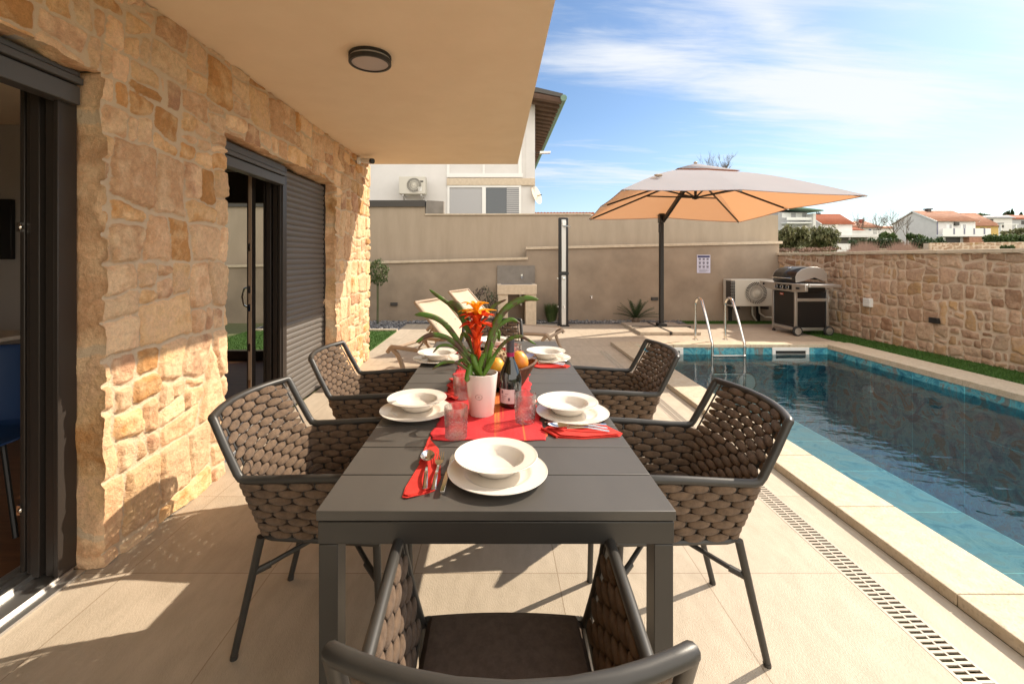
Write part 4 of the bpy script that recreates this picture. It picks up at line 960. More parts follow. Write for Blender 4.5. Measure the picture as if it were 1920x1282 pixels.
def fork():
    m_ = handle(MB(), .135)
    m_.prism([(-.0035,.133,.004),(.0035,.133,.004),(.0115,.152,.0035),(.0125,.168,.004),(-.0125,.168,.004),(-.0115,.152,.0035)], (0,0,.0018))
    for k in range(4):
        x = -.0108+k*.0072; m_.add([(x-.0016,.167,.004),(x+.0016,.167,.004),(x+.0007,.212,.0095),(x-.0007,.212,.0095),(x-.0016,.167,.006),(x+.0016,.167,.006),(x+.0007,.212,.0108),(x-.0007,.212,.0108)],
            [(0,3,2,1),(4,5,6,7),(1,2,6,5),(3,0,4,7),(2,3,7,6)])
    return m_
def knife():
    m_ = MB(); m_.box(-.006,.006,0,.105,.002,.008)
    m_.prism([(-.005,.105,.004),(.005,.105,.004),(.0095,.16,.004),(.0085,.215,.004),(-.002,.226,.004),(-.005,.2,.004)], (0,0,.0016)); return m_
proto = {'spoon': obj('spoon', spoon(), M['cutlery'], ang=50), 'fork': obj('fork', fork(), M['cutlery'], ang=50), 'knife': obj('knife', knife(), M['cutlery'], bevel=.001)}
used = set()
def cutlery(kind, x, y, tx_, ty_, lab, dz=.006):
    o = proto[kind]
    if kind in used: o = o.copy(); COL.objects.link(o)
    used.add(kind); o.location = (x, y, TZ+dz); o.rotation_euler = (0, 0, math.atan2(-(tx_-x), ty_-y)); tag(o, lab, kind, kind+'s' if kind != 'knife' else 'knives')
cutlery('spoon', -.187,1.172,-.2117,1.392,'shiny spoon lying on the nearest napkin',.011); cutlery('fork', -.1635,1.167,-.1735,1.434,'four tined fork between the spoon and knife by the nearest plate',.011); cutlery('knife', -.140,1.157,-.1327,1.403,'knife touching the rim of the nearest plate',.008)
cutlery('spoon', .397,1.562,.20,1.598,'spoon on the red napkin below the near plate on the pool side',.011); cutlery('fork', .398,1.592,.18,1.625,'fork half under the rim of the near plate on the pool side',.010); cutlery('knife', .402,1.62,.18,1.648,'knife half under the near plate on the pool side',.009)
cutlery('spoon', .385,2.525,.19,2.58,'spoon on the napkin below the far plate on the pool side',.011); cutlery('fork', .395,2.55,.19,2.60,'fork on the napkin below the far plate on the pool side',.010); cutlery('knife', .40,2.572,.19,2.615,'knife on the napkin below the far plate on the pool side',.009)
# cut glass tumblers
def tumbler():
    ro, h = .0415, .105; n = 72
    m_ = MB(); vs = []; rows = 44
    def rad(a, z):
        t = z/h; r = ro*(.93+.07*min(1, t*1.4))
        if t < .62:
            q = 12*a/(2*PI)*1.0; d1 = abs(((q+t*7) % 1)-.5)*2; d2 = abs(((q-t*7) % 1)-.5)*2
            r -= .0040*max(0, 1-min(d1,d2)*3.0)+.0012*abs(math.sin(24*a+t*40))
        if t > .60 and t < .82:
            d = abs(((12*a/(2*PI)) % 1)-.5)*2; r -= .0018*max(0,1-abs(d-.5)*6)*(1-(t-.6)/.22)
        return r
    for j in range(rows+1):
        z = h*j/rows; vs += [(rad(2*PI*k/n, z)*math.cos(2*PI*k/n), rad(2*PI*k/n, z)*math.sin(2*PI*k/n), z) for k in range(n)]
    for j in range(12):
        z = h-(h-.016)*j/11; vs += [((ro-.0030-.0008*j/11)*.985*math.cos(2*PI*k/n), (ro-.0030-.0008*j/11)*.985*math.sin(2*PI*k/n), z) for k in range(n)]
    R_ = rows+13; fs = [(j*n+k, j*n+(k+1)%n, (j+1)*n+(k+1)%n, (j+1)*n+k) for j in range(R_-1) for k in range(n)]
    fs += [tuple(range(n-1,-1,-1)), tuple(range((R_-1)*n, R_*n))]; return m_.add(vs, fs)
g0 = obj('tumbler', tumbler(), M['glass'], ang=25)
for i, (x, y, s, lab) in enumerate(((-.138,1.54,1,'cut glass tumbler at the near left corner of the red runner'),(.110,1.685,1.0,'cut glass tumbler beside the wine bottle'),
                                 (-.150,1.965,.95,'cut glass tumbler behind the white flower pot'),(.10,2.56,1.15,'tall cut glass tumbler behind the neck of the bottle'),(-.17,2.50,1,'cut glass tumbler behind the basket on the house side'))):
    o = g0 if i == 0 else g0.copy()
    if i: COL.objects.link(o)
    o.location = (x, y, TZ+.004); o.scale = (s*1.0, s*1.0, s); tag(o, lab, 'glass', 'cut glass tumblers')
# wine bottle
bt = thing('wine_bottle', 'dark red wine bottle with a pale label and magenta neck band', 'bottle', (.060, 1.862, TZ+.004))
obj('glass_body', MB().lathe([(0,.006),(.030,.002),(.041,.0),(.0455,.008),(.0465,.03),(.0465,.105),(.045,.125),(.040,.145),(.030,.168),(.020,.190),(.0165,.205),(.0155,.225),(.0150,.28),(0,.281)], 48), M['bottle'], bt, ang=60)
obj('foil', MB().lathe([(.0162,.222),(.0162,.262),(.0172,.264),(.0172,.276),(.0162,.283),(0,.284)], 32), M['foil'], bt)
obj('neck_band', MB().lathe([(.0166,.207),(.0166,.224)], 32).lathe([(.0168,.2215),(.0168,.2235)], 32), M['magenta'], bt)
def lab_(r, a0, a1, z0, z1): return lambda u, v: (r*math.sin(a0+(a1-a0)*u), -r*math.cos(a0+(a1-a0)*u), z0+(z1-z0)*v)
obj('label', MB().grid(lab_(.0468,R(-62),R(20),.022,.080), 16, 2), M['paper'], bt)
lk = MB(); lk.grid(lab_(.0470,R(-52),R(-42),.062,.074),4,1); lk.grid(lab_(.0470,R(-30),R(-12),.060,.062),4,1)
for k in range(5): lk.grid(lab_(.0470,R(-52+k*3),R(-20-k*5),.052-k*.0055,.0535-k*.0055),6,1)
lk.grid(lab_(.0470,R(-14),R(-4),.034,.046),4,1); obj('label_print', lk, M['ink'], bt)
# flower pot with a bromeliad
YP = 1.765
ptx = AX(903, YP); pt_ = thing('flower_pot', 'tapered white glazed pot with a small round stamp on the red runner', 'pot', (ptx, YP, TZ+.004))
hpz = .163
obj('pot', MB().lathe([(.046,0),(.048,.002),(.0635,hpz-.004),(.0640,hpz),(.0605,hpz+.001),(.0595,hpz-.004),(.057,hpz-.022)], 56), M['pot'], pt_, ang=50)
obj('soil', MB().lathe([(.0595,hpz-.018),(.03,hpz-.014),(0,hpz-.012)], 24), M['soil'], pt_)
st = MB()
def ringpos(a, z): 
    r = .048+.0155*z/hpz+.0006; return (r*math.sin(a), -r*math.cos(a), z)
for rr_ in (.0135, .0120):
    st.tube([ringpos(R(-9)+rr_*math.cos(t*2*PI/24)/.054, .082+rr_*.82*math.sin(t*2*PI/24)) for t in range(25)], .0005, 4)
for k in range(6): a = k*PI/3; st.tube([ringpos(R(-9), .082), ringpos(R(-9)+.0055*math.cos(a)/.054, .082+.005*math.sin(a))], .0006, 4)
obj('stamp', st, M['potink'], pt_)
br = thing('bromeliad', 'bromeliad with arching dark green leaves and a red and yellow flower in the white pot', 'plant', (ptx, YP, TZ+hpz))
def W2(px, py, dy): Y = YP+dy; return Vector((AX(px,Y)-ptx, dy, AZ(py,Y)-TZ-hpz))
def smooth_pts(P, n=22):
    out = []
    Q = [P[0]*2-P[1]]+P+[P[-1]*2-P[-2]]
    segs = len(P)-1
    for i in range(segs):
        for k in range(n//segs+1):
            t = k/(n//segs+1); a,b,c,d = Q[i],Q[i+1],Q[i+2],Q[i+3]
            out.append(.5*((2*b)+(-a+c)*t+(2*a-5*b+4*c-d)*t*t+(-a+3*b-3*c+d)*t**3))
    out.append(P[-1]); return out
def leaf(parent, pts, w, name='leaf', m=None, tip=.6, side=None, thick=.0012, base=.55):
    P = smooth_pts(pts); n = len(P); vs = []; cols = 5
    for i, p in enumerate(P):
        t = i/(n-1); tg = (P[min(i+1,n-1)]-P[max(i-1,0)]).normalized()
        sd = side or Vector((tg.z, .0, -tg.x)); sv = (sd-sd.dot(tg)*tg)
        sv = sv.normalized() if sv.length > .05 else Vector((0,1,0)); nn = tg.cross(sv).normalized()
        ww = w*(base+(1-base)*min(1,t*2.5))*(1 if t < tip else max(.02, math.sqrt(max(0,1-((t-tip)/(1-tip))**2))))
        for k in range(cols):
            q = (k/(cols-1)-.5)*2; vs.append(p+sv*ww*q*.5+nn*(.22*ww*(q*q)))
    fs = [(i*cols+k, i*cols+k+1, (i+1)*cols+k+1, (i+1)*cols+k) for i in range(n-1) for k in range(cols-1)]
    return obj(name, MB().add(vs, fs), m or M['leaf'], parent, solid=thick, ang=70)
Y_ = Vector((.3,1,0)).normalized()
LV = [([(897,697,0),(865,648,.0),(832,606,-.01),(800,591,-.02),(777,590,-.02)],.026,.02),
      ([(899,695,.02),(888,640,.03),(871,598,.04),(856,573,.05),(838,568,.06)],.044,.02),
      ([(870,600,.07),(846,574,.08),(822,556,.09),(805,543,.1)],.018,.0),
      ([(895,700,0),(868,662,-.02),(842,636,-.04),(808,628,-.05),(779,642,-.06)],.024,0),
      ([(893,702,-.01),(872,672,-.03),(848,650,-.05),(826,648,-.06),(811,662,-.07)],.012,0),
      ([(890,705,-.02),(870,688,-.04),(850,679,-.05),(828,681,-.06),(810,693,-.07)],.014,0),
      ([(905,697,0),(914,650,.0),(930,606,.0),(953,575,.01),(985,560,.02),(1011,562,.02)],.032,0),
      ([(906,697,.02),(918,645,.03),(934,613,.04),(957,599,.05),(976,607,.05)],.020,0),
      ([(908,702,0),(926,668,-.01),(948,641,-.02),(975,631,-.03),(1006,646,-.03)],.017,0),
      ([(901,690,.03),(897,640,.04),(908,600,.05),(926,574,.06),(950,561,.06)],.017,0),
      ([(903,695,.04),(920,650,.10),(932,622,.14),(936,640,.17)],.028,0),
      ([(898,695,.03),(884,650,.08),(870,626,.12),(862,640,.16)],.022,0)]
for pts, w, _ in LV: leaf(br, [W2(*p) for p in pts], w*.86)
GL = [([(900,705,-.01),(890,690,-.02),(882,690,-.03),(877,707,-.045),(874,716,-.05)],.026),([(903,705,-.02),(893,688,-.035),(887,672,-.03),(882,664,-.02)],.022),([(906,705,-.02),(915,688,-.02),(922,675,-.02),(928,668,-.02)],.022),
      ([(903,706,-.02),(899,690,-.03),(902,676,-.03),(908,662,-.03)],.020),([(896,705,0),(880,685,0),(868,675,0),(858,680,0)],.014),([(905,704,.0),(912,690,.0),(919,660,.0),(922,640,0)],.016)]
for pts, w in GL: leaf(br, [W2(*p) for p in pts], w, m=M['leafy'])
fl = obj('flower_stem', MB().tube([W2(901,700,.005),W2(897,640,.005),W2(893,600,.005)], .006, 8), M['bract'], br)
c0 = W2(893, 600, .005)
for k in range(20):
    a = k*2.39996; t = k/19; z = W2(895,668,0).z+(W2(893,604,0).z-W2(895,668,0).z)*t
    base = Vector((c0.x+.004*math.cos(a), .005+.004*math.sin(a), z)); d = Vector((math.cos(a), math.sin(a), 0)); s = .75+.35*t
    leaf(fl, [base, base+d*.012*s+Vector((0,0,.028)), base+d*(.020+.012*t)*s+Vector((0,0,.048)), base+d*(.030+.022*t)*s+Vector((0,0,.060))], .024, 'bract', M['bract'], .3, side=Vector((-math.sin(a),math.cos(a),0)))
ct = W2(893, 594, .005)
for tier, (nn_, ln, lift, m_, dz) in enumerate(((10,.070,-.008,'bract',-.022),(10,.072,.006,'bract',-.006),(9,.072,.010,'bractyellow',.004),(7,.054,.026,'bractyellow',.010))):
    for k in range(nn_):
        a = k*2*PI/nn_+tier*.4; d = Vector((math.cos(a), math.sin(a), 0)); s_ = 1+.15*math.sin(k*2.3+tier); b_ = ct+Vector((0,0,dz))
        leaf(fl, [b_, b_+d*ln*.3*s_+Vector((0,0,lift+.006)), b_+d*ln*.65*s_+Vector((0,0,lift*1.5+.006)), b_+d*ln*s_+Vector((0,0,lift*1.7+.004*math.sin(k*1.7)))], .019, 'bract', M[m_], .25, side=Vector((-math.sin(a),math.cos(a),0)), base=.4)
# fruit basket
bk = thing('fruit_basket', 'dark wicker boat shaped basket on the red runner behind the bottle', 'basket', (.015, 2.15, TZ+.004))
def bsk(u, v):
    a = 2*PI*u; r = .62+.38*v; x = .178*r*math.cos(a); y = .105*r*math.sin(a); z = .008+.085*v**1.1+.030*v*abs(math.cos(a))**3
    q = 1+.02*math.sin(a*44+ (PI if int(v*12)%2 else 0)); return (x*q, y*q, z)
obj('weave', MB().grid(bsk, 176, 12).lathe([(.0,.009),(.08,.009),(.112,.009)],24), M['basket'], bk, solid=.005)
rim = [(.178*math.cos(2*PI*i/60), .105*math.sin(2*PI*i/60), .093+.030*abs(math.cos(2*PI*i/60))**3) for i in range(61)]
obj('rim', MB().tube(rim, .006, 8), M['basket'], bk)
def fruit(name, x, y, z, r, m, lab, cat, sx=1, sz=1, tilt=0):
    t = thing(name, lab, cat, (x, y, z))
    obj('flesh', MB().ball((0,0,0), r*sx, r, r*sz, 24, 16, Matrix.Rotation(tilt,4,'Y')), m, t, ang=80); obj('stalk', MB().tube([(0,0,r*sz*.95),(0.002,0,r*sz+.006)], .003, 6), M['bark'], t)
bz = TZ+.088
fruit('orange_fruit', AX(930,2.10), 2.10, AZ(686,2.10), .040, M['orange'], 'orange lying in the basket left of the bottle neck', 'fruit')
fruit('mango', AX(975,2.13), 2.13, AZ(677,2.13), .043, M['mango'], 'yellow orange mango standing in the basket right of the bottle neck', 'fruit', .9, 1.18, R(-20))
fruit('orange_fruit', AX(917,2.16), 2.17, bz-.01, .036, M['orange'], 'orange partly hidden under the leaves in the basket', 'fruit')
fruit('red_apple', .09, 2.20, bz-.004, .037, M['redcloth'], 'red apple at the back of the basket', 'fruit')
pn = thing('pineapple', 'tan knobbly pineapple lying behind the orange in the basket', 'fruit', (-.01, 2.24, TZ+.115))
pm = MB().ball((0,0,0),.075,.048,.048,28,16)
for k in range(90):
    t = (k+.5)/90; th = math.acos(1-2*t); a = k*2.4; pm.ball((.075*math.cos(th), .048*math.sin(th)*math.cos(a), .048*math.sin(th)*math.sin(a)), .008,.008,.008,6,4)
obj('skin', pm, M['pine'], pn)
for k in range(12):
    a = k*2.4; leaf(pn, [Vector((-.07,0,0)), Vector((-.10,.02*math.cos(a),.02*math.sin(a))), Vector((-.135,.05*math.cos(a),.05*math.sin(a)))], .012, 'leaf', M['foliage'])
# red crumpled ribbon beside basket
def rib(u, v): return (-.225+.05*u+.012*math.sin(v*19), 1.93+.34*v, TZ+.006+.014*abs(math.sin(v*9+u*3))*(1-abs(2*u-1)*.4))
tag(obj('ribbon', MB().grid(rib, 8, 40), M['napkin'], solid=.001), 'crumpled red ribbon along the house side edge of the runner', 'ribbon')
# ---------------------------------------------------------------- pool ladder, skimmers, lamp
ld = thing('pool_ladder', 'stainless steel pool ladder with two arched handrails', 'ladder', (3.45, 6.9, 0))
for a in (-1,1):
    xo_ = .24*a
    pts = [(xo_,.27,.05),(xo_,.27,.40),(xo_,.27,.58)]+[(xo_,.27-.13*(1-math.cos(t)), .60+.125*math.sin(t)) for t in np.linspace(0.2,PI*.80,9)]
    x0 = xo_; pts += [(x0,-.12,.42),(x0,-.25,.16),(x0,-.285,.08),(x0,-.29,-.1),(x0,-.29,-1.25)]
    obj('handrail', MB().tube(smooth_pts([Vector(p) for p in pts], 70), .0205, 14), M['steel'], ld)
    obj('base_flange', MB().lathe([(.045,.05),(.045,.056),(.025,.062)], 24, c=(xo_,.27,0)), M['steel'], ld)
for k, z in enumerate((-.085,-.36,-.64,-.92)): obj('tread', MB().box(-.24,.24,-.33,-.25,z-.012,z+.012), M['steel'], ld, bevel=.006)
for pa, pb, lab in ((1448,1517,'wide white skimmer frame in the far pool wall below the barbecue'),(1225,1281,'white skimmer frame in the far pool wall left of the ladder')):
    xa, xb = AX(pa,6.76), AX(pb,6.76); t = thing('skimmer', lab, 'pool skimmer', ((xa+xb)/2, 6.77, 0), 0, 'pool skimmers'); w2_ = (xb-xa)/2
    obj('surround', MB().box(-w2_,w2_,-.018,.0,-.045,.006).box(-w2_,w2_,-.018,0,-.20,-.165).box(-w2_,-w2_+.05,-.018,0,-.165,-.045).box(w2_-.05,w2_,-.018,0,-.165,-.045), M['white'], t, bevel=.004)
    obj('flap', MB().box(-w2_+.05,w2_-.05,-.008,-.001,-.15,-.085), M['alu'], t); obj('throat', MB().box(-w2_+.05,w2_-.05,-.003,-.0005,-.165,-.045), M['matblack'], t)
t = thing('pool_lamp', 'round pale underwater lamp on the far pool wall', 'light', (AX(1398,6.77), 6.76, -.52))
obj('lens', MB().lathe([(.14,0),(.13,.02),(0,.03)], 32, M=Matrix.Rotation(R(90),4,'X')), M['white'], t); obj('ring', MB().lathe([(.155,0),(.155,.012),(.138,.02)], 32, M=Matrix.Rotation(R(90),4,'X')), M['steel'], t)
# ---------------------------------------------------------------- sun loungers
def lounger(lab, x, y, rz):
    t = thing('sun_lounger', lab, 'sun lounger', (x, y, 0), rz, 'sun loungers on the terrace'); Wd = .64; z = .33
    for yy in (0, Wd):
        rail_ = [Vector(p) for p in ((-.02,yy,.27),(.03,yy,.325),(.10,yy,.335),(.6,yy,.32),(1.2,yy,.32),(1.78,yy,.335),(1.86,yy,.33),(1.92,yy,.27))]
        obj('side_rail', MB().tube(smooth_pts(rail_, 40), .026, 8), M['taupe'], t)
        obj('leg', MB().tube(smooth_pts([Vector((.04,yy,.32)),Vector((.13,yy,.24)),Vector((.19,yy,.12)),Vector((.21,yy,0))], 12), [.028]*16 and .027, 8), M['taupe'], t)
        obj('leg', MB().tube(smooth_pts([Vector((1.86,yy,.32)),Vector((1.80,yy,.24)),Vector((1.84,yy,.12)),Vector((1.90,yy,0))], 12), .024, 8), M['taupe'], t)
    for xb_ in (.02,.85,1.9): obj('cross_bar', MB().tube([(xb_,0,.305),(xb_,Wd,.305)], .02, 8), M['taupe'], t)
    obj('seat_sling', MB().grid(lambda u, v: (.86+1.02*v, .03+(Wd-.06)*u, z+.012-.015*math.sin(PI*u)*math.sin(PI*v)), 8, 16), M['sling'], t, solid=.006)
    h0 = Vector((.86,0,z+.01)); h1 = Vector((.345,0,.86)); b = obj('backrest', MB().grid(lambda u, v: tuple(h0.lerp(h1, v)+Vector((-.012*math.sin(PI*v)*0,.03+(Wd-.06)*u,-.02*math.sin(PI*u)))), 8, 16), M['sling'], t, solid=.006)
    obj('back_frame', MB().tube([h0+Vector((0,.02,0)), h1+Vector((0,.02,0))], .02, 8).tube([h0+Vector((0,Wd-.02,0)), h1+Vector((0,Wd-.02,0))], .02, 8).tube([h1+Vector((0,.02,0)), h1+Vector((0,Wd-.02,0))], .016, 8), M['taupe'], t)
    obj('prop', MB().tube([h0.lerp(h1,.55)+Vector((0,.1,0)), Vector((.33,.1,.31))], .012, 8).tube([h0.lerp(h1,.55)+Vector((0,Wd-.1,0)), Vector((.33,Wd-.1,.31))], .012, 8), M['taupe'], t)
lounger('taupe sun lounger with raised beige back nearest the dining table', -1.24, 5.16, R(-24))
lounger('taupe sun lounger with raised beige back farther off behind the flowering plant', -1.02, 6.72, R(-24))
t = thing('side_table', 'low taupe side table between the two sun loungers', 'side table', (-.56, 6.25, 0), R(-24))
obj('tabletop', MB().box(-.24,.24,-.24,.24,.38,.42), M['taupe'], t, bevel=.01)
for a in (-1,1):
    for b in (-1,1): obj('leg', MB().box(a*.19-.025,a*.19+.025,b*.19-.025,b*.19+.025,0,.38), M['taupe'], t, bevel=.006)
x, y, z = at(846, 609, 6.2); fp = thing('lavender_bowl', 'terracotta bowl planted with green leaves and lavender on the low side table', 'pot plant', (x, y, .425))
obj('pot', MB().lathe([(.05,0),(.075,.07),(.08,.075),(.07,.07)], 24), M['terracotta'], fp)
def clump(n, R_, h, leafw, seedspread=.5, droop=.3):
    m_ = MB()
    for _ in range(n):
        a = random.uniform(0,2*PI); r = R_*random.random()**.5; l = h*random.uniform(.6,1)
        b = Vector((r*.35*math.cos(a), r*.35*math.sin(a), 0)); tp = Vector((r*math.cos(a), r*math.sin(a), l)); md = b.lerp(tp,.5)+Vector((0,0,l*.12)); s = Vector((-math.sin(a),math.cos(a),0))*leafw/2
        m_.add([b-s,b+s,md+s,md-s,tp-s*.2,tp+s*.2], [(0,1,2,3),(3,2,5,4)])
    return m_
obj('leaves', clump(160,.09,.11,.008), M['foliage'], fp).location = (0,0,.06)
lv = MB()
for _ in range(26):
    a = random.uniform(0,2*PI); r = .08*random.random(); lv.ball((r*math.cos(a), r*math.sin(a), .19+random.uniform(-.02,.03)), .006,.006,.012,6,4)
obj('blooms', lv, M['lav'], fp)
# ---------------------------------------------------------------- garden plants
tp_ = thing('topiary_tree', 'small lollipop topiary tree on a thin stem by the corner of the house', 'tree', (AX(707,9.1), 9.1, 0))
def leafball(n, c, r, s, squash=1, noise_amp=.15, rnd=random, shell_=.55):
    m_ = MB()
    for _ in range(n):
        v = Vector((rnd.gauss(0,1), rnd.gauss(0,1), rnd.gauss(0,1))).normalized(); k = 1+noise_amp*math.sin(v.x*5+v.y*3)*math.cos(v.z*6+v.y*4)
        p = Vector(c)+Vector((v.x*r[0], v.y*r[1], v.z*r[2]))*k*(shell_+(1-shell_)*rnd.random()**.5)
        q = Matrix.Rotation(rnd.uniform(0,6.28),4,'Z')@Matrix.Rotation(rnd.uniform(0,3.14),4,'X'); w = s*rnd.uniform(.5,1.2)
        m_.add([p+q@Vector((0,-w,0)), p+q@Vector((w*.42,0,0)), p+q@Vector((0,w,0)), p+q@Vector((-w*.42,0,0))], [(0,1,2,3)])
    return m_
obj('crown', leafball(1500,(0,0,1.07),(.235,.235,.26),.028), M['foliage'], tp_, smooth=False)
obj('trunk', MB().tube([(0,0,0),(.005,0,.4),(0,0,1.0)], .011, 8).tube([(.03,0,0),(.03,0,.95)], .006, 6), M['foliage'], tp_)
def blades(name, lab, cat, x, y, n, R_, h, w, m, z=0):
    t = thing(name, lab, cat, (x, y, z)); obj('leaves', clump(n,R_,h,w), m, t, smooth=False); obj('stem', MB().tube([(0,0,0),(0,0,h*.35)], w*1.2, 6), M['bark'], t); return t
blades('rosemary_bush', 'feathery green bush at the foot of the wall left of the shower', 'bush', AX(1034,9.35), 9.35, 500, .20, .42, .012, M['foliage'])
cy_ = thing('cycad', 'dark green cycad with stiff arching fronds beside the parasol base', 'plant', (AX(1192,9.3), 9.3, 0))
for k in range(24):
    a = k*2.39996; el = R(12+62*((k*7)%24)/24); L_ = .54; m_ = MB(); pr_ = None
    d = Vector((math.cos(a)*math.cos(el), math.sin(a)*math.cos(el)*.6, math.sin(el))); up = Vector((0,0,1)); sd = d.cross(up).normalized()
    pts = [d*L_*t+Vector((0,0,.10-.10*t*t)) for t in np.linspace(0,1,9)]
    m_.tube(pts, [.006*(1-.8*i/8) for i in range(9)], 5)
    for i in range(1,34):
        t = i/34; p = d*L_*t+Vector((0,0,.10-.10*t*t)); l = .09*math.sin(PI*(.12+.85*t))
        for s in (-1,1): q = p+sd*s*l+d*l*.5+Vector((0,0,.02)); m_.add([p-d*.004,p+d*.004,q],[(0,1,2)])
    obj('frond', m_, M['darkfol'], cy_, smooth=False)
obj('trunk', MB().lathe([(.07,0),(.09,.06),(.05,.12),(0,.13)],14), M['bark'], cy_)
# dark planted pot behind the far chair
t = thing('purple_shrub', 'purplish leafy shrub behind the yellow flower by the garden wall', 'bush', (AX(905,9.0), 9.0, 0)); obj('foliage', leafball(900,(0,0,.42),(.30,.2,.36),.035), mat('purple_leaf',(.06,.02,.03),.6,0,(.04,.07,.02),4), t, smooth=False); obj('stem', MB().tube([(0,0,0),(0,0,.4)],.012), M['bark'], t)
# ---------------------------------------------------------------- solar shower, sink
shw = thing('garden_shower', 'tall narrow black and silver garden shower column', 'shower', (AX(1057,8.87), 8.87, 0))
obj('column', MB().box(-.095,.095,0,.12,0,2.17), M['matblack'], shw, bevel=.02)
obj('front_panel', MB().box(-.045,.045,-.012,0,.03,1.02).box(-.045,.045,-.012,0,1.09,2.13), M['alu'], shw, bevel=.006)
obj('collar', MB().box(-.10,.10,-.016,.13,1.03,1.08), M['black'], shw, bevel=.005); obj('foot_plate', MB().box(-.11,.11,-.03,.16,0,.02), M['matblack'], shw)
obj('shower_head', MB().box(-.035,.04,-.06,-.012,2.0,2.10).tube([(.0,-.05,2.0),(.06,-.13,1.985)], .016).lathe([(.035,0),(.04,.015),(0,.02)],20,c=(.075,-.15,1.965)), M['steel'], shw, bevel=.003)
obj('tap', MB().lathe([(.028,0),(.024,.03),(0,.032)],20,c=(0,-.012,.955),M=Matrix.Rotation(R(90),4,'X')).tube([(-.095,.04,.955),(-.13,.04,.955)],.014), M['steel'], shw)
obj('spout', MB().tube([(0,-.012,.41),(0,-.06,.41),(0,-.07,.37)],.011).tube([(-.095,.04,.39),(-.12,.04,.39)],.009), M['steel'], shw)
Ys = 9.05; sk = thing('outdoor_sink', 'beige stone outdoor sink with grey splashback against the garden wall', 'sink', (AX(969.5,Ys), Ys, 0)); hw = (AX(1006.5,Ys)-AX(932,Ys))/2
obj('basin', MB().box(-hw,hw,0,.5,.62,.82), M['capstone'], sk, bevel=.008); obj('bowl_recess', MB().box(-hw+.08,hw-.08,.08,.42,.815,.823), M['concrete'], sk)
obj('leg', MB().box(-hw+.01,-hw+.22,.02,.5,0,.62), M['capstone'], sk, bevel=.006); obj('leg', MB().box(hw-.23,hw-.01,.02,.5,0,.62), M['capstone'], sk, bevel=.006)
obj('splashback', MB().box(-hw,hw,.5,.53,.823,1.20), M['concrete'], sk); obj('tap', MB().tube([(.12,.5,.96),(.12,.40,.97),(.12,.37,.93)],.012).box(.10,.14,.44,.46,.98,1.02), M['steel'], sk)
obj('waste_pipe', MB().tube([(.08,.25,.62),(.08,.25,.42),(.10,.3,.38),(.12,.5,.38)],.022), M['white'], sk)
# ---------------------------------------------------------------- cantilever parasol
um = thing('parasol', 'square cream cantilever parasol on a black mast with paving slab base', 'parasol', (3.20, 8.62, 0))
o0 = Vector((3.20,8.62,0))
C = {'n1':at(1167,355,5.44),'n2':at(1627,366,5.94),'f2':at(1386,416,9.09),'f1':at(1104,411,8.46)}
C = {k: Vector(v)-o0 for k, v in C.items()}
apex = Vector(at(1304,322,7.2))-o0
mids = {'n': Vector(at(1389,355,(5.44+5.94)/2+.02))-o0, 'r': Vector(at(1478,391,7.45))-o0, 'f': (C['f1']+C['f2'])/2+Vector((0,0,.06)), 'l': Vector(at(1127,386,6.85))-o0}
ring_ = [C['n1'], mids['n'], C['n2'], mids['r'], C['f2'], mids['f'], C['f1'], mids['l']]
cm = MB()
for i in range(8):
    A, B_ = ring_[i], ring_[(i+1)%8]
    def fn(u, v, A=A, B_=B_):
        e = A.lerp(B_, u); w_ = .24+.76*v; p = apex.lerp(e, w_); sag = -.012*math.sin(PI*u)*v+.10*math.sin(PI*w_**.8); return p+Vector((0,0,sag))
    cm.grid(fn, 8, 14)
cn = obj('canopy', cm, M['canopy'], um, ang=50)
hem = MB()
for i in range(8):
    A, B_ = ring_[i], ring_[(i+1)%8]
    hem.tube([A.lerp(B_, t/8)+Vector((0,0,-.012*math.sin(PI*t/8)-.005)) for t in range(9)], .006, 5)
obj('hem', hem, M['canopy'], cn)
vt = MB(); vr = [apex.lerp(p, .30)+Vector((0,0,.115)) for p in ring_]; vs = [apex+Vector((0,0,.13))]+vr; vt.add(vs, [(0,1+i,1+(i+1)%8) for i in range(8)]); obj('vent_cap', vt, M['canopy'], um, solid=.004)
obj('finial', MB().ball(apex+Vector((0,0,.14)), .03,.03,.025,10,6), M['taupe'], um)
hub = apex+Vector((0,0,-.42))
obj('hub', MB().tube([apex+Vector((0,0,-.02)), hub+Vector((0,0,-.03))], .022, 10).lathe([(.05,-.02),(.055,.02),(.03,.03)],16,c=hub), M['matblack'], um)
for i, p in enumerate(ring_):
    a = apex+Vector((0,0,-.06)); e = a.lerp(p, .985)+Vector((0,0,-.018))
    rb = obj('rib', MB().bar(a, e, .018, .026), M['matblack'], um)
    obj('strut', MB().bar(hub, a.lerp(e, .42)+Vector((0,0,-.01)), .014, .022), M['matblack'], rb)
    obj('tip', MB().bar(e-(e-a).normalized()*.07, e+(e-a).normalized()*.025, .03, .02), M['alu'], rb)
bx = C['n1'].lerp(apex, .30)+Vector((.05,0,.04)); obj('tie_bow', MB().ball(bx,.06,.03,.03,8,6,jit=.2).ball(bx+Vector((.08,0,.06)),.06,.03,.02,8,6,jit=.2), M['taupe'], um)
mt = Vector((0,0,2.16))
obj('mast', MB().box(-.035,.035,-.045,.045,.06,2.2), M['matblack'], um, bevel=.006)
obj('mast_head', MB().box(-.05,.05,-.06,.06,2.04,2.22).box(-.06,-.03,-.05,.0,1.85,2.03), M['black'], um, bevel=.008)
ha = apex+Vector((.0,.10,-.07))
obj('arm', MB().bar((.03,-.02,2.08), ha, .05, .07).bar(ha, apex+Vector((0,0,-.03)), .045, .06), M['matblack'], um, bevel=.004)
